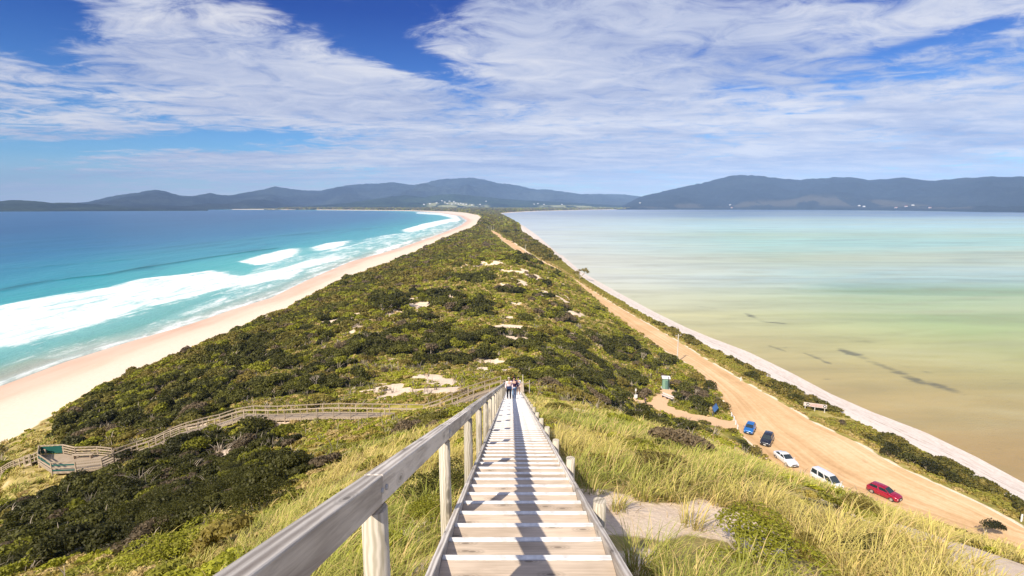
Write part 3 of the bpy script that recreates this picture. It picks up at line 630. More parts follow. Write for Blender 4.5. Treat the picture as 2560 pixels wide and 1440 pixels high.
def hills(name, sil, shore, depth, mat, rough=6, fieldf=None, clifff=None, pstep=3.0, tn=60, label=None):
    s = np.array(sil, float); sh = np.array(shore, float)
    px = np.arange(s[0, 0], s[-1, 0] + .1, pstep); py = np.interp(px, s[:, 0], s[:, 1])
    kk = np.exp(-np.linspace(-1.5, 1.5, 7) ** 2); kk /= kk.sum(); py = np.convolve(np.pad(py, 3, mode='edge'), kk, mode='valid')
    Ys = np.interp(px, sh[:, 0], [at_z(1280, q, 0)[1] for q in sh[:, 1]]); Yr = Ys + depth
    u = (px - 1280) / FPX; v = (py - 720) / FPX; b = CP - v * SP; c = -(SP + v * CP); k = u / b; Zr = np.maximum(EYE + c / b * Yr, 4)
    t = np.concatenate([np.linspace(0, 1, tn), np.linspace(1.08, 1.8, 8)])
    T = t[:, None] + 0 * k[None]; Y = Ys[None] + depth * T; X = Y * k[None]
    prof = np.where(T <= 1, np.maximum(T, 0) ** .85, 1 - .6 * (T - 1))
    env = np.clip(np.minimum(T * 3, (1 - T) * 2.2), 0, 1)
    rel = (fbm(X / 700, Y / 900, 91, 4) - .54) * 1.1 * env
    Z = Zr[None] * np.clip(prof + rel, 0, None)
    Z = Z + (fbm(X / 45, Y / 70, 13, 3) - .5) * 2 * rough * np.clip(T * 8, 0, 1)
    Z = np.where(T == 0, -3, Z)
    PX = px[None] + 0 * T
    f = fieldf(PX, T) if fieldf else 0 * T; cl = clifff(PX, T) if clifff else 0 * T
    o = sheet(name, X, Y, Z, mat, {'field': f, 'cliff': cl}); return o
HB = [(100,516),(180,509),(230,503),(262,495),(300,487),(345,482),(372,476),(392,474),(420,480),(450,489),(480,490),(505,486),(525,482),(550,487),(575,488),(620,480),(655,474),(685,466),(710,470),(760,476),(800,477),(840,468),(880,462),(920,459),(950,459),(975,455),(1000,458),(1035,462),(1060,458),(1090,450),(1120,447),(1180,444),(1215,450),(1250,459),(1275,460),(1300,465),(1340,474),(1365,473),(1400,478),(1450,485),(1500,485),(1560,486),(1600,491),(1650,500),(1720,515)]
HC = [(660,526),(700,521),(740,518),(800,513),(870,507),(930,499),(980,491),(1020,487),(1060,493),(1100,487),(1130,485),(1180,489),(1240,495),(1300,500),(1400,505),(1500,511),(1600,517),(1680,523)]
HL = [(-140,502),(-60,500),(0,503),(40,500),(75,502),(130,507),(200,508),(260,512),(330,517),(420,522),(520,526)]
HD = [(1540,521),(1570,508),(1600,492),(1640,483),(1680,473),(1720,464),(1760,457),(1800,446),(1825,440),(1850,437),(1890,439),(1930,443),(1965,448),(2000,449),(2050,446),(2090,443),(2130,444),(2170,450),(2210,448),(2260,444),(2300,450),(2340,452),(2380,448),(2420,444),(2470,442),(2520,443),(2600,440),(2760,436)]
hmB = hillmat('far_forest', (.022, .028, .024), (.20, .22, .10)); hmC = hillmat('mid_forest', (.020, .032, .016), (.30, .30, .16)); hmD = hillmat('near_forest', (.008, .010, .009), (.12, .10, .06))
bl = lambda a, b, lo, hi: (lambda P, T: sstep(a, a + 20, P) * sstep(b, b - 20, P) * sstep(lo, lo + .05, T) * sstep(hi, hi - .08, T))
fC = lambda P, T: np.maximum(bl(1060, 1230, .03, .45)(P, T), bl(1340, 1560, .03, .5)(P, T) * .9)
cC = lambda P, T: np.maximum(bl(820, 975, -.1, .07)(P, T), bl(690, 810, -.1, .05)(P, T) * .6)
fD = lambda P, T: bl(1590, 2450, .03, .22)(P, T) * .45
hillB = hills('far_hills', HB, [(100,526),(420,525.4),(600,523.8),(800,520.8),(1640,520.8),(1720,522)], 2600, hmB, 9, None)
hillL = hills('headland_hills', HL, [(-140,530),(0,529),(230,528),(520,527)], 900, hillmat('headland_forest', (.022, .03, .018), (.2, .2, .1)), 5)
hillC = hills('wooded_hills', HC, [(660,525.5),(1000,524.5),(1300,524.3),(1680,524)], 1700, hmC, 6, fC, cC)
hillD = hills('bay_hills', HD, [(1540,524.3),(1700,524.2),(2000,524.6),(2200,526),(2350,528),(2480,530.5),(2760,533)], 1500, hmD, 9, fD, pstep=2.0, tn=70)

from mathutils.bvhtree import BVHTree
bpy.context.view_layer.update()
_hb = [BVHTree.FromObject(o, bpy.context.evaluated_depsgraph_get()) for o in (hillC, hillD)]
def hill_hit(px, py):
    d = Vector(ray(px, py)).normalized(); best = None
    for t in _hb:
        loc, nn, idx, dist = t.ray_cast(Vector((0, 0, EYE)), d)
        if loc is not None and (best is None or dist < best[0]): best = (dist, loc)
    return best[1] if best else None
M['housewall'] = simple('pale_house_wall', (.82, .80, .76), .8); M['houseroof'] = simple('grey_house_roof', (.55, .55, .56), .6); M['redroof'] = simple('red_house_roof', (.35, .05, .04), .6)
def house(mat_roof):
    r = empty('house'); w = MB().box((0, 0, 3), (17, 11, 6)).build('wall', M['housewall'], r)
    mb = MB(); mb.add([(-9.5, -6.5, 6), (9.5, -6.5, 6), (9.5, 6.5, 6), (-9.5, 6.5, 6), (-8, 0, 9.5), (8, 0, 9.5)], [(0, 1, 5, 4), (2, 3, 4, 5), (1, 2, 5), (3, 0, 4), (3, 2, 1, 0)])
    mb.build('roof', mat_roof, r)
    for x in (-5, 5): MB().box((x, -5.6, 3), (3, .3, 2)).build('window', M['glass'], r)
    return r
def copy_tree(o, parent=None):
    c = o.copy(); COL.objects.link(c); c.parent = parent
    for ch in [x for x in list(bpy.data.objects) if x.parent == o and x is not c]: copy_tree(ch, c)
    return c
_kids = {}
def copy_fast(o, kids):
    c = o.copy(); COL.objects.link(c)
    for k in kids: d = k.copy(); COL.objects.link(d); d.parent = c
    return c
hproto = house(M['houseroof']); hk = list(hproto.children); first = True
rproto = house(M['redroof']); rk = list(rproto.children); rfirst = True
HOUSES = [(x, y, 'town') for x, y in ((1105,503),(1112,506),(1124,504),(1135,505),(1139,509),(1146,511),(1152,509),(1158,511),(1166,512),(1092,508),(1075,510),(1180,513),(1200,512),(1118,510),(1130,511),(1060,512),(1335,511),(1345,510),(1360,512),(1405,512),(1215,504))] + \
         [(x, y, 'bay') for x, y in ((1600,508),(1825,513),(2148,515),(2160,517),(2282,514))] + [(2265,517,'red'),(2325,520,'red'),(1829,520,'red'),(2240,520,'red')]
for px, py, z in HOUSES:
    h = hill_hit(px, py)
    if h is None: continue
    if z == 'red':
        o = rproto if rfirst else copy_fast(rproto, rk); rfirst = False
        tag(o, 'tiny red-roofed house at the foot of the dark wooded hills across the bay', 'house', 'red roofed houses across the bay')
    else:
        o = hproto if first else copy_fast(hproto, hk); first = False
        if z == 'town': tag(o, 'tiny white house of the far township in fields beyond the end of the sand neck', 'house', 'white houses of the far township')
        else: tag(o, 'tiny pale house on the wooded shore across the shallow bay', 'house', 'pale houses across the bay')
    o.location = (h.x, h.y, h.z - 1); o.rotation_euler = (0, 0, random.uniform(-.5, .5))

# ------------------------------------------------------------------ main staircase
SL = .3409; EZ = EYE - 1.63
def plane(D): return EZ - SL * D
ang = math.atan(SL)
st = empty('timber_staircase', (0, 0, 0), 0, 'long weathered timber staircase with white step edges running straight down the dune from the viewer', 'staircase')
bpy.context.view_layer.update()
XL_, XR_ = -.612, .872; W_ = XR_ - XL_; XM = (XL_ + XR_) / 2
tm = MB()
for k in (0, 1): tm.box((0, -.475 + .101 + k * .206, -.0225), (W_, .200, .045))
nm = MB().box((0, -.032, -.019), (W_, .062, .050))
NT = 113
tread0 = tm.build('tread', M['tread'], None, bevel=.004, seg=1); nos0 = nm.build('nosing', M['nosing'], None, bevel=.006, seg=1)
rest_t = MB(); rest_n = MB(); rnd = random.Random(4)
for k in range(NT):
    D = .302 + .481 * k
    if k < 100:
        t = tread0 if k == 0 else tread0.copy(); n = nos0 if k == 0 else nos0.copy()
        if k: COL.objects.link(t); COL.objects.link(n)
        t.parent = st; n.parent = t; t.location = (XM + rnd.uniform(-.003, .003), D, plane(D) + rnd.uniform(-.003, .003)); t.rotation_euler = (rnd.uniform(-.006, .006), rnd.uniform(-.003, .003), rnd.uniform(-.004, .004))
    else:
        for q in (0, 1): rest_t.box((XM, D - .475 + .101 + q * .206, plane(D) - .0225), (W_, .200, .045))
        rest_n.box((XM, D - .032, plane(D) - .019), (W_, .062, .050))
o = rest_t.build('lower_treads', M['tread'], st); tag(o, kind='stuff'); o2 = rest_n.build('lower_nosings', M['nosing'], o)
def slope_obj(name, D0, D1, x, w, h, ztop, mat, parent, bevel=.006):
    """a beam lying along the flight with its own local axes (grain runs along it)"""
    Ln = (D1 - D0) / math.cos(ang); mb = MB().box((0, 0, -h / 2), (Ln, w, h)); o = mb.build(name, mat, parent, bevel=bevel)
    Dm = (D0 + D1) / 2; o.location = (x, Dm, plane(Dm) + ztop)
    o.rotation_euler = Matrix(((0, -1, 0), (math.cos(ang), 0, math.sin(ang)), (-math.sin(ang), 0, math.cos(ang)))).to_euler(); return o
PD = [2.63 + 2.9 * k for k in range(-1, 19)]
for i in range(len(PD)):
    a = PD[i - 1] if i else -1.2; b2 = PD[i]
    slope_obj('handrail', a + .003, b2 - .003, -.753 + rnd.uniform(-.004, .004), .108, .158, 1.08 + rnd.uniform(-.004, .004), M['rail'], st, .008)
for k in range(14):
    a, b2 = -1 + 4.0 * k, -1 + 4.0 * k + 3.995
    if b2 > 54.9: b2 = 54.9
    for x in (XL_ - .032, XR_ + .032): slope_obj('stringer', a, b2, x, .062, .30, .035, M['walk'] if False else M['rail'], st, .006)
pm_ = MB().tube([(0, 0, 0), (0, 0, 1)], [.076, .070], 20)
p0 = pm_.build('post', M['post'], None, smooth=False); sm0 = MB().tube([(0, 0, 0), (0, 0, 1)], [.078, .075], 20).build('stub_post', M['post'], None)
for ob in (p0, sm0):
    for pl in ob.data.polygons: pl.use_smooth = len(pl.vertices) == 4
for i, D in enumerate(PD):
    p = p0 if i == 0 else p0.copy(); s_ = sm0 if i == 0 else sm0.copy()
    if i: COL.objects.link(p); COL.objects.link(s_)
    p.parent = st; s_.parent = st; f = rnd.uniform(.9, 1.12)
    p.location = (-.757, D, plane(D) - 1.0); p.scale = (f, f, 1.0 + 1.08 - .158 - .012 - .03); p.rotation_euler = (rnd.uniform(-.006, .006), rnd.uniform(-.006, .006), rnd.uniform(0, 6))
    s_.location = (1.02, D + .05, plane(D) - .9); s_.scale = (1, 1, 1.0 + rnd.uniform(-.02, .05)); s_.rotation_euler = (0, 0, rnd.uniform(0, 6))
bl0 = MB().tube([(0, 0, 0), (.012, 0, 0)], [.017, .014], 8).build('bolt', M['steel'], None)
for i, D in enumerate(PD):
    for k in (-1, 1):
        o_ = bl0 if (i == 0 and k == -1) else bl0.copy()
        if not (i == 0 and k == -1): COL.objects.link(o_)
        o_.parent = st; o_.location = (-.753 + .0545, D + k * .045, plane(D + k * .045) + 1.08 - .085)
MB().box((.13, 56.3, plane(54.7) - .03), (2.4, 3.2, .06)).build('landing_deck', M['tread'], st)
for (x, y) in ((1.25, 55.2), (1.95, 55.6), (1.25, 57.6)):
    MB().tube([(x, y, plane(55) - .8), (x, y, plane(55) + 1.05)], .05, 10).build('landing_post', M['post'], st)
MB().beam((1.25, 55.2, plane(55) + .75), (1.95, 55.6, plane(55) + .7), .05, .1).build('landing_rail', M['walk'], st)

# ------------------------------------------------------------------ boardwalk
def walkway(name, pts, width, label, cat, rail=True, sides=(-1, 1), step=False, pspace=2.0, panel=None):
    root = empty(name, pts[0], 0, label, cat); O = Vector(pts[0]); deck = MB(); P = [Vector(p) - O for p in pts]
    acc = [0.0]
    for a, b2 in zip(P[:-1], P[1:]): acc.append(acc[-1] + (b2 - a).length)
    def at(s):
        s = max(0, min(s, acc[-1])); i = 0
        while i < len(P) - 2 and s > acc[i + 1]: i += 1
        f = (s - acc[i]) / max(1e-6, acc[i + 1] - acc[i]); d = (P[i + 1] - P[i]); return P[i] + d * f, d.normalized()
    s = .1
    while s < acc[-1]:
        p, d = at(s); h = Vector((d.x, d.y, 0)).normalized(); n = Vector((-h.y, h.x, 0))
        M3 = Matrix((h, n, Vector((0, 0, 1)))).transposed(); deck.box(p - Vector((0, 0, .03)), (.185, width, .05), M3); s += .2
    deck.build('deck', M['walk'], root)
    for sd in sides:
        def off(p, d, z): h = Vector((d.x, d.y, 0)).normalized(); return p + Vector((-h.y, h.x, 0)) * sd * (width / 2 + .04) + Vector((0, 0, z))
        rl = MB(); mr = MB(); jo = MB(); nS = int(acc[-1] / pspace) + 1; prev = None
        for q in range(nS + 1):
            p, d = at(q * acc[-1] / nS); top = off(p, d, 1.02); mid = off(p, d, .55); lo = off(p, d, -.14)
            if rail: pmb = MB().beam(off(p, d, -.9), off(p, d, 1.0), .1, .1, (0, 1, 0)); pmb.build('post', M['walk'], root)
            if prev:
                if rail: rl.beam(prev[0], top, .05, .10); mr.beam(prev[1], mid, .04, .08)
                jo.beam(prev[2], lo, .05, .2)
            prev = (top, mid, lo)
        if rail: rl.build('handrail', M['walk'], root); mr.build('mid_rail', M['walk'], root)
        jo.build('edge_joist', M['walk'], root)
    return root
walkway('boardwalk', WALK, 1.25, 'pale timber boardwalk with railings winding left across the dune from the stair landing', 'boardwalk')
walkway('beach_steps', BSTAIR, 1.3, 'narrow railed timber steps leading from the viewing platform to the sea beach', 'steps', step=True)
# viewing platform
plc = Vector((sum(p[0] for p in PLATFORM) / 10, sum(p[1] for p in PLATFORM) / 10, 16.6))
pf = empty('viewing_platform', plc, 0, 'timber viewing platform with green boards in its railing above the sea beach', 'platform')
PP = [Vector(p) - plc for p in PLATFORM]
mb = MB(); n = len(PP); mb.add([p + Vector((0, 0, .005)) for p in PP] + [p - Vector((0, 0, .22)) for p in PP], [tuple(range(n))[::-1] if False else tuple(range(n)), tuple(range(n, 2 * n))[::-1]] + [(i, i + n, (i + 1) % n + n, (i + 1) % n) for i in range(n)])
mb.build('deck', M['walk'], pf)
for i, pz in enumerate(PP):
    MB().beam(pz - Vector((0, 0, .9)), pz + Vector((0, 0, 1.12)), .1, .1, (0, 1, 0)).build('post', M['walk'], pf)
GAP = {4}
for i in range(n):
    if i in GAP: continue
    a, b2 = PP[i], PP[(i + 1) % n]; U = Vector((0, 0, 1)); back = i == 8
    MB().beam(a + U * 1.1, b2 + U * 1.1, .06, .13).build('handrail', M['walk'], pf)
    MB().beam(a + U * .78, b2 + U * .78, .04, .16).build('rail_board', M['green'] if i in (0, 1) else M['walk'], pf)
    MB().beam(a + U * .46, b2 + U * .46, .04, .12).build('rail_board', M['walk'], pf)
    MB().beam(a + U * .18, b2 + U * .18, .04, .12).build('rail_board', M['green'] if i in (1,) else M['walk'], pf)
    if back or i == 9: MB().beam(a + U * .55 + (b2 - a) * .05, b2 + U * .55 - (b2 - a) * .05, .045, .86).build('green_panel', M['green'], pf)
bmid = (PP[6] + PP[7]) / 2 + Vector((0, -.55, 0))
sdir = (PP[7] - PP[6]).normalized()
sb = MB(); sb.beam(bmid - sdir * 1.1 + Vector((0, 0, .45)), bmid + sdir * 1.1 + Vector((0, 0, .45)), .4, .06)
for k in (-1, 1): sb.box(bmid + sdir * k * .9 + Vector((0, 0, .21)), (.08, .35, .42))
sb.build('seat', M['walk'], pf)

# ------------------------------------------------------------------ cars
def carpaint(name, c, rough=.25):
    m, nt, b, _ = newmat(name); b.inputs['Base Color'].default_value = (*c, 1); b.inputs['Roughness'].default_value = rough; b.inputs['Metallic'].default_value = .15
    b.inputs['Coat Weight'].default_value = .9; b.inputs['Coat Roughness'].default_value = .05
    n = noise(nt, objco(nt), 3, 3); L(nt, ramp(nt, n, [(.3, tuple(x * .92 for x in c)), (.7, tuple(min(1, x * 1.05) for x in c))]), b.inputs['Base Color']); return m
def car(name, label, cat, loc, heading, Ln, Wd, Ht, paint, roofline, hood, deckh, wr=.32, wb=.60, group='cars parked on the gravel beside the dune'):
    """roofline: (base front x, roof front x, roof rear x, base rear x) as fractions of the length from the rear"""
    r = empty(name, loc, math.atan2(heading[1], heading[0]), label, cat, group)
    hw = Wd / 2; gc = .2; belt = max(hood, deckh); bx = []
    xs = [0, .02, .06, .14, .25, .4, .55, .7, .8, .88, .94, .98, 1.0]
    bf, rf, rr, br = roofline
    def topz(f):
        if f < br: return deckh - .10 * (1 - f / max(br, .01)) ** 2
        if f > bf: return hood - .22 * ((f - bf) / (1 - bf)) ** 1.8
        return deckh + (hood - deckh) * (f - br) / (bf - br) + .02
    rings = []
    for f in xs:
        x = (f - .5) * Ln; e = min(1, min(f, 1 - f) / .12); w = hw * (.80 + .20 * e ** .55); tz = topz(f); zb = gc + .10 * (1 - e); mz = zb + (tz - zb) * .55
        tz2 = tz - (.10 * (1 - e) if f in (0, 1.0) else 0)
        half = [(w * .90, zb), (w * .985, zb + .12), (w, mz), (w * .975, tz2 - .10), (w * .90, tz2 - .02), (w * .5, tz2 + .015)]
        rings.append([(x, y, z) for y, z in half] + [(x, -y, z) for y, z in half[::-1]])
    mb = MB().loft(rings)
    body = mb.build('body', paint, r, smooth=True, bevel=.02)
    # glasshouse
    X = lambda f: (f - .5) * Ln
    zb_, zt = topz(.5) - .03, Ht; wb_, wt = hw * .90, hw * .70
    A = [(X(br), wb_ * .96, topz(br) - .03), (X(bf), wb_ * .96, topz(bf) - .03), (X(rf), wt, zt - .03), (X(rr), wt * .97, zt - .05)]
    mx = (X(rf) + X(rr)) / 2
    cab = MB(); prof = [(A[0], ), (A[1], ), (A[2], ), (A[3], )]
    vs = [(x, y, z) for x, y, z in A] + [(x, -y, z) for x, y, z in A] + [(mx, wt * 1.02, zt), (mx, -wt * 1.02, zt), (mx, 0, zt + .035), (A[2][0], 0, zt - .005), (A[3][0], 0, zt - .02)]
    cab.add(vs, [(0, 3, 8, 2, 1), (4, 5, 6, 9, 7), (1, 2, 11, 6, 5), (0, 4, 7, 12, 3), (3, 12, 10, 8), (8, 10, 11, 2), (12, 7, 9, 10), (10, 9, 6, 11)])
    cab.build('cabin', paint, r, bevel=.05, seg=3, smooth=True)
    def pane(nm, q, ins=(.06, .1), push=.022):
        q = [Vector(p) for p in q]; nrm = (q[1] - q[0]).cross(q[3] - q[0]).normalized()
        def bi(u, v): return (q[0] * (1 - u) + q[1] * u) * (1 - v) + (q[3] * (1 - u) + q[2] * u) * v
        c4 = [bi(ins[0], ins[1]), bi(1 - ins[0], ins[1]), bi(1 - ins[0], 1 - ins[1]), bi(ins[0], 1 - ins[1])]
        mb = MB(); mb.add([p + nrm * push for p in c4] + [p - nrm * .01 for p in c4], [(0, 1, 2, 3), (7, 6, 5, 4), (0, 4, 5, 1), (1, 5, 6, 2), (2, 6, 7, 3), (3, 7, 4, 0)])
        mb.build(nm, M['glass'], r)
    Lf = lambda i, s=1: (A[i][0], A[i][1] * s, A[i][2])
    pane('windscreen', [Lf(1, -1), Lf(1), Lf(2), Lf(2, -1)], (.05, .06))
    pane('rear_window', [Lf(0), Lf(0, -1), Lf(3, -1), Lf(3)], (.08, .12))
    for s in (1, -1):
        n_ = 3 if cat == 'van' else 2
        b0, b1, t1, t0 = Vector(Lf(0, s)), Vector(Lf(1, s)), Vector(Lf(2, s)), Vector(Lf(3, s))
        for k in range(n_):
            u0, u1 = k / n_ + .03, (k + 1) / n_ - .01
            q = [b0.lerp(b1, u0), b0.lerp(b1, u1), t0.lerp(t1, u1), t0.lerp(t1, u0)]
            if s > 0: q = [q[1], q[0], q[3], q[2]]
            pane('side_window', q, (.04, .13))
    for fx in (.5 - wb / 2 - .0, .5 + wb / 2 + .01):
        for s in (1, -1):
            cx, cy = X(fx), s * (hw - .10)
            w = MB().tube([(cx, cy - .11 * s, wr), (cx, cy + .06 * s, wr), (cx, cy + .112 * s, wr)], [wr, wr, wr * .93], 20).build('wheel', M['tyre'], r)
            MB().tube([(cx, cy + .10 * s, wr), (cx, cy + .125 * s, wr)], [wr * .68, wr * .62], 14).build('rim', M['alloy'], w)
            MB().tube([(cx, cy + .02 * s, wr + .02), (cx, cy + .096 * s, wr + .02)], [wr * 1.17, wr * 1.17], 20).build('wheel_arch', M['trim'], r)
    for s in (1, -1):
        MB().box((X(.985), s * hw * .66, topz(.985) - .17), (.10, .34, .15)).build('headlight', M['lamp'], r, bevel=.03)
        MB().box((X(.012), s * hw * .68, topz(.02) - .15), (.08, .26, .18)).build('tail_light', M['redlamp'], r, bevel=.03)
        MB().box((X(bf) - .12, s * (hw + .07), topz(bf) + .06), (.10, .2, .13)).build('mirror', paint, r, bevel=.03)
    MB().box((X(1.0) + .0, 0, .62 if cat != 'van' else .8), (.06, Wd * .5, .16)).build('grille', M['trim'], r, bevel=.01)
    MB().box((X(1.0) + .01, 0, .38), (.06, Wd * .7, .14)).build('bumper_intake', M['trim'], r, bevel=.01)
    MB().box((X(1.0) + .045, 0, .47), (.02, .40, .12)).build('number_plate', M['plate'], r)
    MB().box((0, 0, .17), (Ln * .86, Wd * .8, .1)).build('underbody', M['trim'], r)
    return r
def gz(x, y): return hz(x, y) + .004
def placecar(x, y, *a, **k): return x, y
car('parked_car', 'bright blue hatchback parked on the gravel, farthest of the row by the white posts', 'car', (45.6, 94.2, gz(45.6, 94.2)), (-.55, -.83), 4.15, 1.75, 1.48, carpaint('blue_paint', (.01, .15, .48)), (.72, .54, .14, .05), .98, 1.0)
car('parked_car', 'black station wagon parked between the bright blue hatchback and the white sedan', 'car', (46.7, 89.6, gz(46.7, 89.6)), (-.58, -.81), 4.6, 1.82, 1.60, carpaint('black_paint', (.012, .012, .02)), (.73, .56, .10, .03), 1.02, 1.05)
car('parked_car', 'white sedan with a long sloping roof parked below the dune edge', 'car', (46.3, 82.3, gz(46.3, 82.3)), (.13, -.99), 4.7, 1.85, 1.43, carpaint('white_paint_car', (.84, .84, .86)), (.70, .50, .27, .10), .95, 1.0)
car('parked_van', 'white people-carrier van half hidden behind the dune grass', 'van', (48.8, 75.0, gz(48.8, 75.0)), (.28, -.96), 4.9, 1.86, 1.98, carpaint('van_white', (.82, .83, .83)), (.88, .68, .05, .015), 1.12, 1.1, .33, .62)
car('parked_car', 'dark red hatchback parked alone at the near end of the gravel', 'car', (55.7, 72.0, gz(55.7, 72.0)), (.49, -.87), 4.3, 1.78, 1.50, carpaint('red_paint', (.36, .005, .03)), (.74, .55, .12, .04), .98, 1.0)

# ------------------------------------------------------------------ small structures
x, y = 34.6, 112.3; z = hz(x, y)
M['hutgreen'] = simple('hut_green', (.20, .34, .24), .6)
t = empty('toilet_hut', (x, y, z - .05), R(-12), 'pale green toilet hut with a white roof at the end of the sandy path', 'hut')
MB().box((0, 0, 1.25), (1.5, 1.6, 2.5)).build('wall', M['hutgreen'], t, bevel=.25, seg=4)
MB().box((.05, 0, 2.56), (1.85, 1.95, .16)).build('roof', M['white'], t, bevel=.05)
d = MB().box((.25, -.82, 1.05), (.75, .06, 2.0)).build('door', simple('hut_door', (.10, .20, .17), .6), t); MB().box((.0, -.87, 1.05), (.05, .05, .12)).build('handle', M['steel'], d)
MB().tube([(.5, -.92, .2), (.5, -.92, 3.0)], .07, 10).build('vent_pipe', M['trim'], t)
MB().box((0, 0, .03), (1.9, 2.0, .12)).build('concrete_base', simple('concrete', (.5, .47, .42), .9), t)
a = Vector((32.2, 107.0, 0)); b2 = Vector((33.9, 104.2, 0)); mp = (a + b2) / 2; z = hz(mp.x, mp.y)
be = empty('park_bench', (mp.x, mp.y, z), math.atan2(b2.y - a.y, b2.x - a.x), 'long pale timber bench beside the sandy path just below the toilet hut', 'bench')
MB().box((0, 0, .48), (3.1, .42, .07)).build('seat', simple('bench_top', (.62, .55, .52), .7), be); MB().box((0, .26, .82), (3.1, .06, .32)).build('backrest', simple('bench_back', (.66, .58, .56), .7), be)
for s in (-1.2, 0, 1.2): MB().box((s, 0, .22), (.1, .4, .46)).build('leg', M['trim'], be)
a = Vector((40.6, 99.6)); b2 = Vector((42.3, 101.9)); mp = (a + b2) / 2; z = hz(mp.x, mp.y)
s_ = empty('information_sign', (mp.x, mp.y, z), math.atan2(b2.y - a.y, b2.x - a.x), 'blue information sign on two legs at the start of the sandy path', 'sign')
Mt = Matrix.Rotation(R(-28), 3, 'X')
MB().box((0, 0, 1.35), (2.7, .07, 1.0), Mt).build('panel', simple('sign_blue', (.05, .17, .42), .4), s_); MB().box((0, .045, 1.35), (2.84, .05, 1.14), Mt).build('frame', simple('sign_frame', (.05, .07, .16), .5), s_)
for k in (-1.25, 1.25): MB().box((k, .12, .55), (.12, .12, 1.5)).build('leg', simple('sign_leg', (.04, .05, .12), .5), s_)
pts = [(45.0, 101.2), (44.5, 98.8), (43.9, 96.6), (43.4, 94.5)]
br_ = empty('white_barrier', (pts[0][0], pts[0][1], 0), 0, 'low white post and rail barrier where the sandy path meets the gravel', 'barrier'); O = Vector((pts[0][0], pts[0][1], 0))
rb = MB(); last = None
for q in pts:
    z = hz(*q); MB().box(Vector((q[0], q[1], z + .38)) - O, (.16, .16, .9)).build('post', M['white'], br_, bevel=.01)
    cur = Vector((q[0], q[1], z + .62)) - O
    if last: rb.beam(last, cur, .06, .12)
    last = cur
rb.build('rail', M['white'], br_)
# timber sign board on the verge
mp = Vector((64.2, 104.8)); z = hz(*mp); s_ = empty('beach_sign', (mp.x, mp.y, z), R(-24), 'wide weathered timber sign board on short posts at the edge of the bay beach', 'sign')
MB().box((0, 0, 1.35), (4.3, .1, .8)).build('board', simple('bleached_board', (.62, .54, .5), .8, var=.25), s_, bevel=.02)
for k in (-1.35, 1.75):
    MB().tube([(k, -.05, 1.38), (k, -.075, 1.38)], .30, 18).build('emblem', M['trim'], s_); MB().tube([(k, -.07, 1.38), (k, -.09, 1.38)], .14, 14).build('emblem_centre', M['white'], s_)
mbl = MB()
for zz in (1.58, 1.36, 1.16): mbl.box((.2, -.06, zz), (2.3, .02, .07))
mbl.build('lettering_bands', simple('faded_red', (.42, .16, .14), .7), s_)
for k in (-1.8, 0, 1.8): MB().tube([(k, .1, -.3), (k, .1, 1.5)], .08, 10).build('post', M['pole'], s_)
for (px, py, h, lb) in ((1852, 952, 1.0, 'short white marker post on the road verge opposite the toilet hut'), (2553, 1304, 1.1, 'short white marker post on the road verge at the right edge of view')):
    gx, gy, gz_ = ground_hit(px, py); o = MB().box((0, 0, h / 2 - .1), (.2, .1, h + .2)).build('marker_post', M['white'], None, bevel=.015); o.location = (gx, gy, gz_); tag(o, lb, 'post', 'white marker posts')
gx, gy, gz_ = 26.0, 104.4, hz(26.0, 104.4)
s_ = empty('notice_board', (gx, gy, gz_), R(10), 'small white notice board on a pole at the scrubby left end of the sandy path', 'sign')
MB().tube([(0, 0, -.3), (0, 0, 2.7)], .06, 8).build('post', M['pole'], s_); MB().box((0, -.08, 1.0), (.7, .05, .8)).build('board', M['white'], s_); MB().box((-.05, -.08, 2.35), (.3, .05, .5)).build('small_board', M['white'], s_)

# utility poles
def pole(x, y, h, lb, arm=True):
    z = hz(x, y); r = empty('utility_pole', (x, y, z), R(20), lb, 'pole', 'utility poles along the road')
    MB().tube([(0, 0, -.5), (0, 0, h)], [.17, .12], 12).build('shaft', M['pole'], r)
    if arm:
        a = MB().box((0, 0, h - .5), (1.9, .12, .14)).build('crossarm', M['walk'], r)
        for k in (-.8, 0, .8): MB().tube([(k, 0, h - .42), (k, 0, h - .2)], .05, 8).build('insulator', M['white'], a)
pole(45.4, 138.0, 7.8, 'pale utility pole at the road edge behind the scrub, nearest of the row')
pole(11.5, 438, 9.8, 'second nearest utility pole, standing over the narrow bend of the road')
pole(-11, 566, 9.5, 'third utility pole, on the left side of the far road')
pole(-29.5, 840, 11, 'tall distant utility pole above the pale end of the road')
for k, (px, h) in enumerate(((1221, 8), (1225, 9), (1229, 8))):
    xx, yy = at_z(px, 577, 3); pole(xx, yy, h, 'thin distant pole in the tight cluster left of the far road end', False)

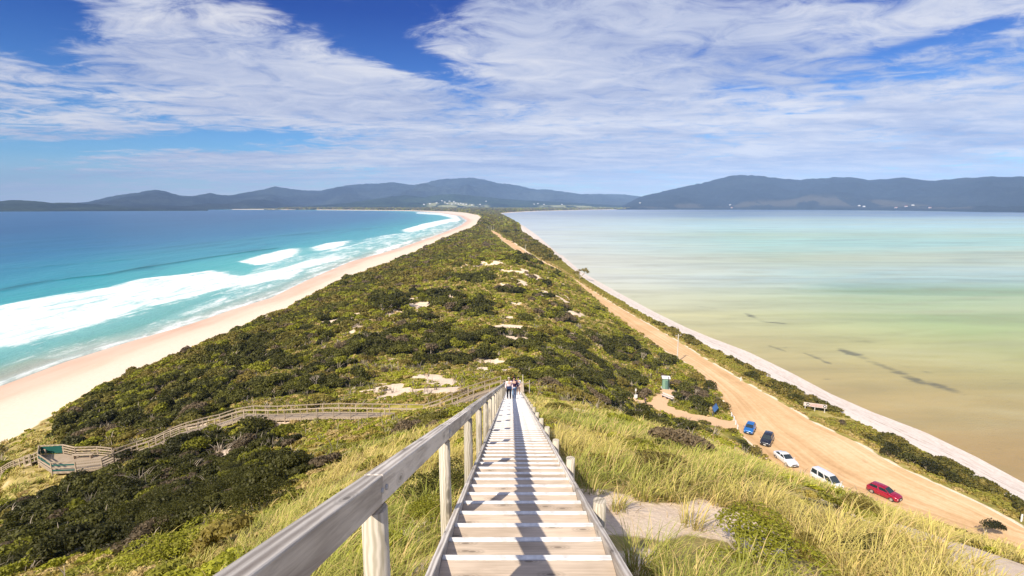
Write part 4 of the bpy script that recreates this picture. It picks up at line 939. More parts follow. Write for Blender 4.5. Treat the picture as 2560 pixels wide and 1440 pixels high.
# ------------------------------------------------------------------ people
def skinobj(name, verts, edges, radii, mat, parent, sub=1):
    me = bpy.data.meshes.new(name); me.from_pydata(verts, edges, []); me.materials.append(mat)
    o = bpy.data.objects.new(name, me); COL.objects.link(o); o.parent = parent
    md = o.modifiers.new('skin', 'SKIN'); md.use_smooth_shade = True
    if not me.skin_vertices: return o
    for i, rr in enumerate(radii):
        sv = me.skin_vertices[0].data[i]; sv.radius = (rr, rr) if not isinstance(rr, tuple) else rr; sv.use_root = (i == 0)
    if sub: s = o.modifiers.new('sub', 'SUBSURF'); s.levels = sub; s.render_levels = sub
    return o
def person(label, loc, face, h, top, legs, hair, shoes, stride=.16, bareleg=False, bag=None, armbend=.2, sleeves=True):
    s = h / 1.7; r = empty('person', loc, face, label, 'person', 'people on the stair landing' if False else None)
    # faces local -Y ; joints
    J = {'pel': (0, 0, .93), 'chest': (0, 0, 1.28), 'neck': (0, 0, 1.44), 'head': (0, -.01, 1.56), 'crown': (0, 0, 1.66), 'nose': (0, -.105, 1.575)}
    E = [('pel', 'chest'), ('chest', 'neck'), ('neck', 'head'), ('head', 'crown'), ('head', 'nose')]; RD = {'pel': (.15, .11), 'chest': (.155, .11), 'neck': .05, 'head': .088, 'crown': .07, 'nose': .014}
    for sd, nm in ((-1, 'a'), (1, 'b')):
        st_ = stride * sd
        J['hip' + nm] = (sd * .09, 0, .88); J['kn' + nm] = (sd * .10, -.04 - st_ * .6, .49); J['an' + nm] = (sd * .10, .02 - st_, .09); J['toe' + nm] = (sd * .11, -.15 - st_, .035)
        J['sh' + nm] = (sd * .19, 0, 1.40); J['el' + nm] = (sd * .25, .03 + st_ * .3, 1.12); J['wr' + nm] = (sd * .25, -.06 - armbend * .5 + st_ * .4, .90 + armbend * .3); J['pa' + nm] = (sd * .245, -.09 - armbend * .6 + st_ * .4, .82 + armbend * .3)
        E += [('pel', 'hip' + nm), ('hip' + nm, 'kn' + nm), ('kn' + nm, 'an' + nm), ('an' + nm, 'toe' + nm), ('chest', 'sh' + nm), ('sh' + nm, 'el' + nm), ('el' + nm, 'wr' + nm), ('wr' + nm, 'pa' + nm)]
        RD.update({'hip' + nm: .088, 'kn' + nm: .056, 'an' + nm: .038, 'toe' + nm: .034, 'sh' + nm: .056, 'el' + nm: .042, 'wr' + nm: .028, 'pa' + nm: (.036, .018)})
        px_, py_, pz_ = J['pa' + nm]
        for q in range(4):
            fx = px_ + (q - 1.5) * .009 * 0; J['f%d%s' % (q, nm)] = (px_ - sd * .012, py_ + (q - 1.5) * .019, pz_ - .075 + abs(q - 1.5) * .008); E.append(('pa' + nm, 'f%d%s' % (q, nm))); RD['f%d%s' % (q, nm)] = .008
        J['th' + nm] = (px_ - sd * .01, py_ - .05, pz_ - .02); E.append(('pa' + nm, 'th' + nm)); RD['th' + nm] = .009
    def sub(keys, scale, name, mat, lim=None):
        ks = [k_ for k_ in J if k_ in keys]; idx = {k_: i for i, k_ in enumerate(ks)}
        ed = [(idx[a], idx[b_]) for a, b_ in E if a in idx and b_ in idx]
        rad = []
        for k_ in ks:
            rr = RD[k_]; rr = rr if isinstance(rr, tuple) else (rr, rr); rad.append(tuple((v_ * scale + (.008 if scale > 1 else 0)) * s for v_ in rr))
        return skinobj(name, [tuple(c_ * s for c_ in J[k_]) for k_ in ks], ed, rad, mat, r)
    sub(set(J), 1.0, 'body', M['skin'])
    arms = {'sha', 'shb', 'ela', 'elb'} | ({'wra', 'wrb'} if sleeves else set())
    sub({'pel', 'chest'} | arms, 1.12, 'top', top)
    sub({'pel', 'hipa', 'hipb', 'kna', 'knb'} | (set() if bareleg else {'ana', 'anb'}), 1.14, 'shorts' if bareleg else 'trousers', legs if not isinstance(legs, tuple) else legs[0])
    for nm in 'ab':
        a_, t_ = Vector(J['an' + nm]), Vector(J['toe' + nm]); MB().tube([(a_ + Vector((0, .05, -.05))) * s, (a_ + Vector((0, 0, -.035))) * s, t_ * s], [.045 * s, .05 * s, .036 * s], 10).build('shoe', shoes, r, smooth=True)
    hb = bpy.data.meshes.new('hair'); import bmesh; bm = bmesh.new(); bmesh.ops.create_icosphere(bm, subdivisions=2, radius=.118 * s)
    for v_ in bm.verts:
        v_.co.z *= 1.12; v_.co += Vector((0, .022, 1.63)) * s
    bmesh.ops.delete(bm, geom=[v_ for v_ in bm.verts if v_.co.y < -.045 * s and v_.co.z < 1.655 * s], context='VERTS'); bm.to_mesh(hb); bm.free(); hb.materials.append(hair)
    ho = bpy.data.objects.new('hair', hb); COL.objects.link(ho); ho.parent = r
    for sd in (-1, 1): MB().tube([(sd * .033 * s, -.086 * s, 1.59 * s), (sd * .033 * s, -.098 * s, 1.59 * s)], .011 * s, 8).build('eye', M['trim'], r)
    if bag:
        MB().box((0, -.17 * s, 1.0 * s), (.34 * s, .12 * s, .22 * s)).build('waist_bag', bag, r, bevel=.04)
    return r
cloth = lambda n_, c_: simple(n_, c_, .85, var=.15, scale=20, spec=.1)
zp = lambda D: plane(D - ((D - .302) % .481) + .481) if False else plane(.302 + .481 * math.ceil((D - .302) / .481 - 1e-6)) + .004
D1 = 36.2; tD = lambda k: .302 + .481 * k - .25
y1, y2, y3, y4 = tD(75), tD(77), tD(92), tD(93)
H_ = {'grey': cloth('hair_grey', (.50, .44, .34)), 'dark': cloth('hair_dark', (.02, .015, .02)), 'red': cloth('hair_red', (.30, .09, .03))}
def zt_(k): return plane(.302 + .481 * k) + .006
person('pale haired person in a light pink top and dark trousers, frontmost on the stairs', (-.22, y1, zt_(75)), R(4), 1.66, cloth('pink_top', (.78, .62, .64)), cloth('dark_trousers', (.02, .025, .045)), H_['grey'], M['trim'], .10, bag=cloth('dark_bag', (.03, .05, .12)), armbend=.35)
person('dark haired person in purple top and light blue jeans just behind the front walker', (.16, y2, zt_(77)), R(-6), 1.70, cloth('purple_top', (.06, .03, .08)), cloth('blue_jeans', (.28, .42, .62)), H_['dark'], M['trim'], .08)
person('red haired person in a dark jacket, left one of the pair by the landing', (-.02 + .16, y3, zt_(92)), R(0), 1.72, cloth('black_jacket', (.02, .02, .025)), cloth('brown_trousers', (.16, .09, .06)), H_['red'], M['trim'], .08)
person('bare legged person in a white shirt, right one of the pair by the landing', (.56, y4, zt_(93)), R(5), 1.68, cloth('white_shirt', (.72, .74, .80)), cloth('pale_shorts', (.6, .45, .4)), H_['dark'], M['white'], .06, bareleg=True, sleeves=False)
gx, gy = 27.7, 103.0
person('small dark clothed person standing on the sandy path beside the notice board', (gx, gy, hz(gx, gy)), R(-60), 1.35, cloth('violet_top', (.05, .03, .12)), cloth('black_trousers', (.015, .015, .02)), H_['dark'], M['trim'], .02)

# ------------------------------------------------------------------ foliage builders
DKG = np.array((.046, .046, .010)); MID = np.array((.130, .128, .022)); OLV = np.array((.26, .205, .044)); BRT = np.array((.33, .33, .03)); GRY = np.array((.28, .21, .12)); STR = np.array((.70, .53, .22)); GRN = np.array((.33, .32, .05))
def unit(v): return v / np.maximum(1e-9, np.linalg.norm(v, axis=-1, keepdims=True))
def leafmesh(c, out, size, colr, rng, aspect=.55, flat=.75):
    """rhombic leaf sprays: centre, outward direction, half length, colour"""
    n = len(c); nr = unit(out + flat * rng.normal(size=(n, 3))); a = unit(np.cross(nr, rng.normal(size=(n, 3)))); b2 = np.cross(nr, a)
    Ls = (size * rng.uniform(.7, 1.3, n))[:, None]; W = Ls * aspect
    bend = nr * Ls * .25
    v = np.stack([c - a * Ls, c + b2 * W + bend, c + a * Ls, c - b2 * W + bend], 1).reshape(-1, 3)
    f = np.arange(n * 4).reshape(-1, 4); cc = np.repeat(colr * rng.uniform(.72, 1.3, (n, 1)), 4, 0)
    return v, f, cc
def bushleaves(bx, by, br, bh, nleaf, lsize, bcol, rng, tip=None):
    """leaves of many shrubs at once. returns centres, outward, size, colour"""
    nb = len(bx); K = 6; la = rng.uniform(0, 2 * np.pi, (nb, K)); lr = np.sqrt(rng.uniform(0, 1, (nb, K))) * .62; lr[:, 0] = 0
    lh = rng.uniform(.45, .8, (nb, K)) * (1 - .35 * lr); idx = np.repeat(np.arange(nb), nleaf); n = len(idx); kk = rng.integers(0, K, n)
    d = rng.normal(size=(n, 3)); d[:, 2] = np.abs(d[:, 2]) * .95 - .12; d = unit(d)
    rr = rng.uniform(.72, 1.0, n) * rng.uniform(.36, .52, (nb, K))[idx, kk]
    R_, H_2 = br[idx], bh[idx]
    ox = (np.cos(la[idx, kk]) * lr[idx, kk] + d[:, 0] * rr) * R_; oy = (np.sin(la[idx, kk]) * lr[idx, kk] + d[:, 1] * rr) * R_
    oz = np.maximum(.02, lh[idx, kk] + d[:, 2] * rr * .9) * H_2
    x = bx[idx] + ox; y = by[idx] + oy
    col = bcol[idx] * (1 + .35 * (oz / H_2 - .5))[:, None] if False else bcol[idx]
    return x, y, oz, unit(d * np.array([1, 1, 1.1])), lsize[idx], col
def mixcol(t, a, b2): return a[None] * (1 - t[:, None]) + b2[None] * t[:, None]
def camd(x, y): return np.hypot(np.hypot(x, y), 28)
def visible(x, y, marg=1.12):
    u = np.abs(x) / np.maximum(y, 1) * 1.0; return u < 1.06 * marg + 6 / np.maximum(y, 3)
def clear_of_built(x, y, r):
    ok = ~((np.abs(x - .13) < 1.15 + r) & (y < 58.3))
    d, _ = seg_dist(x, y, WALK); ok &= d > np.where(x > -14, .95 + r * .8, .62 + r * .62)
    d, _ = seg_dist(x, y, BSTAIR); ok &= d > .8 + r * .8
    d, _ = seg_dist(x, y, PLATFORM + [PLATFORM[0]]); ok &= (d > .3 + r * .8) & ~inpoly(x, y, [(p[0], p[1]) for p in PLATFORM])
    d, _ = seg_dist(x, y, TOILET_PATH); ok &= d > 1.5 + r * .7
    d, _ = seg_dist(x, y, TOILET_SPUR); ok &= d > 1.0 + r * .7
    ok &= np.hypot(x - 34.6, y - 112.3) > 1.3 + r; ok &= np.hypot(x - 33, y - 105.6) > 1.2 + r * .8; ok &= np.hypot(x - 41.4, y - 100.5) > .7 + r * .8; ok &= np.hypot(x - 26, y - 103) > .5 + r
    ok &= ~((np.abs(x - 64.2) < 2.6 + r) & (np.abs(y - 103.2) < 1.8 + r))
    return ok

# ---- scrub: jittered candidates over the whole neck
def scatter(x0, x1, y0, y1, cell, rng):
    gx_, gy_ = np.meshgrid(np.arange(x0, x1, cell), np.arange(y0, y1, cell)); gx_ = gx_.ravel() + rng.uniform(-.5, .5, gx_.size) * cell; gy_ = gy_.ravel() + rng.uniform(-.5, .5, gy_.size) * cell
    return gx_, gy_
parts_v = []; parts_c = []; nface = 0
def bushes_at(x, y, rad, hgt, colr, rng, lsc=1.0, cover=1.5):
    d = camd(x, y); ls = np.maximum(.055, d * .0021) * lsc
    nl = np.clip(cover * 2 * math.pi * rad * (rad * .5 + hgt * .5) / (ls * ls * 1.1), 14, 2600).astype(int)
    lx, ly, lz, out, sz, c_ = bushleaves(x, y, rad, hgt, nl, ls, colr, rng)
    z = height(lx, ly) + lz
    v, f, cc = leafmesh(np.stack([lx, ly, z], 1), out, sz, c_, rng); return v, cc
def colfield(x, y, dark, rng):
    n = fbm(x / 17, y / 17, 61, 3); n2 = vnoise(x / 5, y / 5, 63); t = np.clip((n - .5) * 3 + .5, 0, 1)
    c = mixcol(t, MID, OLV); c = np.where((rng.uniform(size=len(x)) < .22 + .3 * sstep(-45, -20, x) * (y > 70))[:, None], BRT[None] * .85, c)
    c = np.where((rng.uniform(size=len(x)) < .07)[:, None], GRY[None] * .7, c)
    dc = mixcol(np.clip(n2 * 1.2 - .2, 0, 1), DKG, MID * .85); dc = np.where((rng.uniform(size=len(x)) < .08)[:, None], GRY[None] * .5, dc)
    dc = np.where((rng.uniform(size=len(x)) < .12)[:, None], BRT[None] * .55, dc) * np.where(y > 70, 1.35, 1.0)[:, None]
    return np.where(dark[:, None], dc, c)
rng = np.random.default_rng(5)
allv = []; allc = []
VERGE_SHRUB = []
for (y0, y1, cell) in ((6, 62, 1.15), (62, 130, 1.75), (130, 230, 2.2), (230, 430, 2.7), (430, 1000, 4.0), (1000, 2700, 8), (2700, 5300, 26)):
    xa, xb = (-100, 52) if y0 < 430 else (-2200, 1500) if y0 >= 2700 else (-330, 60)
    x, y = scatter(xa, xb, y0, y1, cell, rng)
    tl = lerp_tab(TAB_TL, y); rl = lerp_tab(TAB_RL, y)
    if y0 >= 430: rl = np.where(y > 560, lerp_tab(TAB_ST, y), rl)
    r_ = cell * (.5 + .75 * rng.uniform(0, 1, len(x)) ** 1.8)
    edge = fbm(x / 6, y / 6, 17, 3) * 5 * (1 if y0 < 430 else 2)
    ok = visible(x, y) & (x > tl + r_ + edge - 1.5) & (x < rl - r_ * .9 - .2)
    x, y, r_ = x[ok], y[ok], r_[ok]; dk = darkprob(x, y); gm_ = grassmask(x, y); sa = sandmask(x, y) if y0 < 430 else 0 * x
    n = fbm(x / 12, y / 12, 41, 3)
    dens = np.where(dk, 1.0, sstep(.50, .56, n) * (.55 if y0 < 62 else .9)); dens = np.where((y > 62) & (x < -48) & ~dk, np.maximum(dens, .62), dens)
    zc = sstep(110, 140, y) * sstep(300, 270, y) * sstep(-40, -20, x); zl = (x > -30) & (x < 5) & (y > 58) & (y < 104); dens = np.where(~dk, dens * (1 - .65 * zc) * np.where(zl, .15, 1), dens); dens = np.where((y > 350), .9, dens); dens = np.where((x - np.interp(y, TABy := np.array(TAB_TL)[:, 0], np.array(TAB_TL)[:, 1]) < 9) & (y > 86), np.maximum(dens, .6), dens)
    dens = np.where(gm_ & ~dk, np.where((x > 12) & (y > 18), 0, .02), dens); dens = dens * (1 - sa * .95)
    u = rng.uniform(size=len(x)); ok = u < dens
    ok &= clear_of_built(x, y, r_) if y0 < 130 else True
    if y0 >= 430: d_, _ = seg_dist(x, y, [(a_[1] + 4 * 0 + 2.5, a_[0], 0) for a_ in TAB_RL if 300 < a_[0] < 900]); ok &= d_ > np.where(y < 645, 8.0, 6)
    x, y, r_, dk = x[ok], y[ok], r_[ok], dk[ok]
    h_ = r_ * rng.uniform(.55, .95, len(x)) * np.where(dk, 1.15, .85); h_ = np.clip(h_, .3, 3.4)
    h_ = np.where((x > 16) & (y > 40) & (y < 86), np.minimum(h_, .65), h_)
    if 300 < y0 < 1000 or y0 == 230: d_, _ = seg_dist(x, y, [(a_[1] + 2.5, a_[0], 0) for a_ in TAB_RL if 200 < a_[0] < 900]); h_ = np.where((d_ < 16) & (y > 300), np.minimum(h_, .9), h_)
    if y0 >= 2700: h_ = rng.uniform(7, 13, len(x)); r_ = r_ * .95
    elif y0 >= 1000: h_ = rng.uniform(3, 6, len(x))
    v, c_ = bushes_at(x, y, r_, h_, colfield(x, y, dk, rng), rng, 1.0, 1.35 if y0 < 1000 else 1.0); allv.append(v); allc.append(c_)
v = np.concatenate(allv); c_ = np.concatenate(allc)
o = nmesh('coastal_scrub', v, np.arange(len(v)).reshape(-1, 4), M['leaf'], col=c_); tag(o, kind='stuff'); print('scrub leaves', len(v) // 4)

# ---- dead twigs poking out of the scrub
def twigs():
    r3 = np.random.default_rng(77); x = r3.uniform(-85, 40, 5200); y = r3.uniform(16, 150, 5200); ok = visible(x, y) & (x > lerp_tab(TAB_TL, y) + 4) & (x < lerp_tab(TAB_RL, y) - 3) & ~grassmask(x, y) & clear_of_built(x, y, .5) & (r3.uniform(size=5200) < np.where(darkprob(x, y), .6, .3)); x, y = x[ok], y[ok]
    d = camd(x, y); n = len(x); v, f, c_ = blades(x, y, np.full(n, 9), r3.uniform(.9, 1.9, n) * np.clip(d / 60, .45, 1), np.maximum(.014, d * .0011), np.repeat(np.array([[.42, .35, .26]]), n, 0) * r3.uniform(.5, 1.2, (n, 1)), r3, .35, (.1, 0), 0)
    o = nmesh('dead_twigs', v, f, M['grass'], col=c_); tag(o, kind='stuff')
# ---- low ground cover
x, y = scatter(-98, 55, 5, 135, .62, rng); x2, y2 = scatter(-98, 45, 135, 350, 1.3, rng); x = np.append(x, x2); y = np.append(y, y2)
tl = lerp_tab(TAB_TL, y); rl = lerp_tab(TAB_RL, y); ok = visible(x, y) & (x > tl + .5 + fbm(x / 4, y / 4, 19, 3) * 3) & (x < rl - .25); x, y = x[ok], y[ok]
sa = sandmask(x, y); gm_ = grassmask(x, y); dk = darkprob(x, y); n = fbm(x / 4, y / 4, 44, 3)
ok = (rng.uniform(size=len(x)) < np.where(gm_, .10, .85) * (1 - sa) * sstep(.27, .38, n)) & clear_of_built(x, y, .25) & ~dk; x, y = x[ok], y[ok]
r_ = np.where(y < 135, .5, 1.0) * rng.uniform(.7, 1.3, len(x)); n = fbm(x / 7, y / 7, 47, 3); n2 = rng.uniform(size=len(x))
cc = mixcol(np.clip((n - .42) * 5, 0, 1), GRN * .8, BRT * 1.15); cc = np.where((n2 < .22)[:, None], OLV[None] * 1.3, cc); cc = np.where((n2 > .84)[:, None], STR[None] * .8, cc)
v, c_ = bushes_at(x, y, r_, r_ * rng.uniform(.35, .75, len(x)), cc, rng, .95, .85)
o = nmesh('ground_cover', v, np.arange(len(v)).reshape(-1, 4), M['leaf'], col=c_); tag(o, kind='stuff'); print('cover leaves', len(v) // 4)

# ---- verge between road and bay beach
x, y = scatter(15, 100, 58, 420, .8, rng); rr = lerp_tab(TAB_RR, y); sx = lerp_tab(TAB_ST, y)
ed = fbm(x / 5, y / 5, 23, 3); ok = visible(x, y) & (x > rr + .4 + ed * 1.6) & (x < sx + .6 - ed * 1.8); x, y, rr, sx = x[ok], y[ok], rr[ok], sx[ok]
f = (x - rr) / (sx - rr); n = fbm(x / 6, y / 9, 29, 3); big = (n > .47) & (f > .35) & (rng.uniform(size=len(x)) < .45) & (y < 190)
ok = clear_of_built(x, y, np.where(big, .8, .3)) & ~((np.abs(y - 101) < 1.2) & (f > .6)); x, y, f, big, n = x[ok], y[ok], f[ok], big[ok], n[ok]
r_ = np.where(big, rng.uniform(.9, 1.5, len(x)), rng.uniform(.45, .75, len(x))) ; h_ = np.where(big, r_ * .75, r_ * .4)
u = rng.uniform(size=len(x)); cc = np.where(big[:, None], mixcol(u, MID * .8, OLV), mixcol(u, GRN, OLV * 1.3)); cc = np.where(((f < .25) & ~big)[:, None], mixcol(u, STR * .8, OLV * 1.5), cc)
xf, yf = scatter(-30, 60, 400, 900, 3.2, rng); ok = (xf > lerp_tab(TAB_RR, yf) + 3.2) & (xf < lerp_tab(TAB_ST, yf) - 1) & (rng.uniform(size=len(xf)) < np.where(yf < 450, .4, .85)); xf, yf = xf[ok], yf[ok]; rf = rng.uniform(2.2, 3.6, len(xf)); uf = rng.uniform(size=len(xf))
x = np.append(x, xf); y = np.append(y, yf); r_ = np.append(r_, rf); h_ = np.append(h_, rf * .8); cc = np.concatenate([cc, mixcol(uf, MID * .9, OLV)])
v, c_ = bushes_at(x, y, r_, h_, cc, rng, 1, 1.2); o = nmesh('verge_scrub', v, np.arange(len(v)).reshape(-1, 4), M['leaf'], col=c_); tag(o, kind='stuff')

# ---- individual shrubs
def shrub_proto(seed, nl, ls, colr, K=1.0):
    r2 = np.random.default_rng(seed); one = np.array([0.]); x, y, z, out, sz, c_ = bushleaves(one, one, np.array([1.]), np.array([1.]), np.array([nl]), np.array([ls]), np.array([colr]), r2)
    v, f, cc = leafmesh(np.stack([x, y, z], 1), out, sz, c_, r2)
    me = nmesh('foliage', v, f, M['shrub_leaf'], col=cc); return me
def stems(seed):
    rr = random.Random(seed); mb = MB()
    for k in range(7):
        a = rr.uniform(0, 6.28); mb.tube([(0, 0, -.25), (.18 * math.cos(a), .18 * math.sin(a), .15), (.42 * math.cos(a), .42 * math.sin(a), .55)], [.035, .025, .012], 5)
    return mb.build('stem', M['bark'], None)
PR = {}
for kind, colr in (('dark', MID * .62), ('black', DKG * .9), ('olive', OLV * .8), ('bright', BRT * .85), ('grey', GRY * .75)):
    for lod, (nl, ls) in (('far', (520, .085)), ('near', (4800, .027))):
        f = shrub_proto(len(PR) + 3, nl, ls, colr); s_ = stems(len(PR)); COL.objects.unlink(f); COL.objects.unlink(s_); PR[kind, lod] = (f, s_)
def shrub(x, y, r, h, kind, lb, grp=None, z=None):
    lod = 'near' if math.hypot(x, y) < 45 else 'far'; f0, s0 = PR[kind, lod]; z = hz(x, y) if z is None else z
    e = empty('shrub', (x, y, z - .08), random.uniform(0, 6.28), lb, 'shrub', grp)
    for q in (f0, s0): c = q.copy(); COL.objects.link(c); c.parent = e
    e.scale = (r, r * random.uniform(.85, 1.1), h); return e
def shrub_px(px, py, r, h, kind, lb, grp=None): x, y, z = ground_hit(px, py); return shrub(x, y, r, h, kind, lb, grp, z)
SH = [
 (965, 775, 7.5, 4.2, 'dark', 'largest rounded dark shrub on the dune crest beside the bare sand gully'),
 (1010, 770, 5, 3.2, 'dark', 'right shoulder of the big dark thicket beside the sand gully, a low rounded shrub'),
 (1140, 752, 4.6, 3.6, 'dark', 'isolated rounded dark shrub on the crest right of the sand gully'),
 (1100, 832, 4.2, 2.6, 'dark', 'rounded dark shrub below the sand gully, right of a pair'),
 (1035, 830, 3.8, 2.6, 'dark', 'rounded dark shrub below the sand gully, left of a pair'),
 (870, 800, 3.6, 2.2, 'bright', 'green rounded shrub left of the pinkish sand scar'),
 (1125, 905, 3.0, 1.8, 'black', 'very dark low shrub at the right end of the thicket above the boardwalk'),
 (1085, 905, 2.6, 1.7, 'dark', 'dark low shrub just left of the blackest shrub above the boardwalk'),
 (745, 968, 1.9, 1.5, 'bright', 'bright green rounded shrub in the dull thicket above the boardwalk'),
 (815, 985, 1.3, 1.0, 'bright', 'small bright green shrub directly above the middle of the boardwalk'),
 (640, 1082, 2.6, 1.7, 'dark', 'rounded dark shrub below the left end of the long boardwalk railing'),
 (560, 1050, 1.8, 1.5, 'dark', 'shrub that hides the boardwalk between its two visible stretches'),
 (318, 1158, 1.7, 1.6, 'black', 'dark shrub standing against the boardwalk beside the viewing platform'),
 (1800, 1020, 2.2, 1.6, 'olive', 'olive shrub at the road corner above the blue information sign'),
 (1775, 975, 2.1, 2.2, 'dark', 'tall dark shrub at the road edge right of the toilet hut'),
 (1735, 985, 1.9, 1.9, 'grey', 'dry greyish shrub just right of the toilet hut'),
 (1645, 985, .9, .8, 'bright', 'small round shrub between the sandy path and the left end of the bench'),
 (1610, 1030, 1.9, 1.6, 'dark', 'dark rounded shrub on the near side of the sandy path'),
 (1885, 1135, 1.8, 1.3, 'olive', 'shrub on the dune toe right in front of the black station wagon'),
 (2225, 1140, 2.2, 2.1, 'black', 'tallest rounded dark shrub on the road verge, opposite the white van'),
 (2275, 1158, 2.0, 1.7, 'dark', 'dark shrub on the verge touching the tallest one on its right'),
 (2325, 1180, 2.1, 1.8, 'black', 'dark rounded shrub in the middle of the verge thicket opposite the red hatchback'),
 (2380, 1205, 1.9, 1.5, 'dark', 'last big dark shrub of the verge thicket toward the right edge'),
 (1880, 945, 2.3, 1.7, 'dark', 'rounded dark shrub on the verge near the short white marker post'),
 (1990, 1002, 2.0, 1.6, 'dark', 'dark verge shrub just left of the wide timber sign board'),
 (2105, 1062, 1.1, 1.0, 'grey', 'brownish shrub on the verge right of the wide timber sign board'),
 (1725, 845, 1.6, 1.2, 'dark', 'small dark shrub on the verge beyond the nearest utility pole'),
 (640, 1290, 1.3, 1.25, 'dark', 'leafy dark shrub with twiggy top at the edge of the golden grass, nearest the rail'),
 (470, 1400, 1.5, .9, 'bright', 'low leafy green shrub near the bottom edge left of the handrail'),
 (1265, 585, 9, 6, 'dark', 'large dark thicket shrub on the right side of the far road'),
 (1290, 583, 8, 5.5, 'black', 'darkest shrub right of the far road, at the edge of the bay'),
 (1310, 605, 7, 4.5, 'grey', 'brownish scrub shrub right of the far road above the white sand'),
 (1335, 618, 6, 4, 'dark', 'rounded shrub above the white bay sand at the far road bend')]
for a in SH: shrub_px(*a)
# windblown bush by the road at the right edge, on a leaning pale stem
gx, gy, gz_ = ground_hit(2458, 1345); r_ = empty('windblown_bush', (gx, gy, gz_), 0, 'dense dark windblown bush leaning over the road at the right edge', 'bush')
MB().tube([(0, 0, -.3), (.1, .1, .5), (.5, .2, 1.1), (1.2, .2, 1.5)], [.09, .07, .05, .03], 8).build('trunk', M['bark'], r_)
for k, (dx, dz, q) in enumerate(((.6, .75, 1.1), (1.5, .65, 1.25), (2.4, .45, .95))):
    c = PR['black', 'far'][0].copy(); c.name = 'foliage'; COL.objects.link(c); c.parent = r_; c.location = (dx, .1 * k, dz); c.scale = (q, q * .9, 1.25 * q)
# more shrubs of the dark thickets, look-alikes that share a label by thicket
THICK = [(0, 34, 'dark', 'low rounded dark shrub in the hollow thicket below the viewing platform and boardwalk', 'shrubs of the hollow thicket'),
         (1, 24, 'dark', 'low dark shrub in the thicket between the sea beach and the boardwalk', 'shrubs of the beach side thicket'),
         (2, 30, 'olive', 'low olive brown shrub in the broad thicket beyond the boardwalk', 'shrubs of the broad thicket'),
         (3, 28, 'olive', 'low shrub in the thicket right of the stair landing', 'shrubs right of the landing')]
rn = random.Random(9)
for zi, cnt, kd, lb, grp in THICK:
    x0, x1, y0, y1 = _DB[zi]; k = 0; tries = 0
    while k < cnt and tries < 3000:
        tries += 1; x, y = rn.uniform(x0, x1), rn.uniform(y0, y1)
        if not inpoly(np.array([x]), np.array([y]), DARK[zi])[0]: continue
        q = rn.uniform(1.0, 1.7)
        if not clear_of_built(np.array([x]), np.array([y]), q)[0]: continue
        shrub(x, y, q, q * rn.uniform(.75, 1.0), rn.choice([kd, kd, 'black' if zi < 2 else 'dark', 'grey' if zi > 1 else 'dark']), lb, grp); k += 1

for px, py, r, h, kd, lb in ((2010, 1385, .42, .4, 'olive', 'low leafy shrub among the marram at the bottom right, left of a pair'), (2160, 1400, .5, .42, 'dark', 'low leafy shrub among the marram at the bottom right, right of a pair'),
    (1900, 1420, 1.1, .6, 'bright', 'low green shrub at the bottom edge right of the stairs'), (1640, 1195, 1.2, .6, 'olive', 'low shrub at the upper edge of the bare sand right of the stairs'),
    (2160, 1290, .9, .5, 'olive', 'low shrub in the grass just below the dark red hatchback'), (1560, 1130, 1.1, .5, 'bright', 'small green shrub in the grass right of the middle of the stairs'), (2420, 1350, 1.6, .8, 'dark', 'dark low shrub on the grassy edge left of the windblown bush'),
    (1095, 1250, .9, .7, 'dark', 'dark green shrub behind the second handrail post'), (1060, 1330, .7, .5, 'bright', 'small green shrub between the two nearest handrail posts')):
    shrub_px(px, py, r, h, kd, lb)
# bare pale gnarled shrubs
def bare(px, py, h, lb):
    x, y, z = ground_hit(px, py); e = empty('bare_shrub', (x, y, z), 0, lb, 'dead shrub', None); rr = random.Random(int(px)); mb = MB()
    def br(p, d, l, r, n):
        q = p + d * l; mid = (p + q) / 2 + Vector((rr.uniform(-.1, .1), rr.uniform(-.1, .1), 0)) * l; mb.tube([p, mid, q], [r, r * .8, r * .6], 5)
        if n:
            for _ in range(3): br(q, (d + Vector((rr.uniform(-.8, .8), rr.uniform(-.8, .8), rr.uniform(-.1, .6)))).normalized(), l * .68, r * .6, n - 1)
    br(Vector((0, 0, -.3)), Vector((.1, 0, 1)), h * .42, .10, 4); mb.build('branches', M['bark'], e)
bare(1605, 912, 3.2, 'bare pale gnarled shrub standing above the scrub left of the nearest utility pole')
bare(1660 + 75, 1000, 2.6, 'bare pale gnarled shrub among the scrub right of the bench')
bare(790, 975, 2.4, 'bare grey forked shrub above the middle of the boardwalk')

# the leaning tree on the bay beach
gx, gy, gz_ = ground_hit(1447, 699); t = empty('leaning_tree', (gx, gy, gz_), 0, 'lone small tree leaning over the pale bay beach beside the narrow road', 'tree'); rr = random.Random(3); mb = MB()
mb.tube([(0, 0, -.4), (.9, 0, 1.4), (2.4, .1, 3.0), (3.4, .1, 4.4)], [.30, .26, .2, .12], 8); mb.tube([(.9, 0, 1.4), (.2, .2, 3.0), (-.8, .2, 4.6)], [.2, .14, .08], 7); mb.tube([(2.4, .1, 3), (3.8, 0, 3.8), (5.0, 0, 4.8)], [.14, .1, .05], 6); mb.tube([(.9, 0, 1.4), (-.9, .1, 2.6), (-2.2, 0, 3.9)], [.15, .1, .05], 6)
mb.build('trunk', M['bark'], t, smooth=True)
cx = np.array([(-1.2, 4.8), (-2.6, 4.2), (.4, 5.6), (3.2, 5.2), (4.6, 5.4), (5.3, 4.4), (2.2, 6.0), (-.3, 4.0), (4.0, 6.4)]); n = 70 * len(cx); idx = np.repeat(np.arange(len(cx)), 70); d = unit(rng.normal(size=(n, 3)))
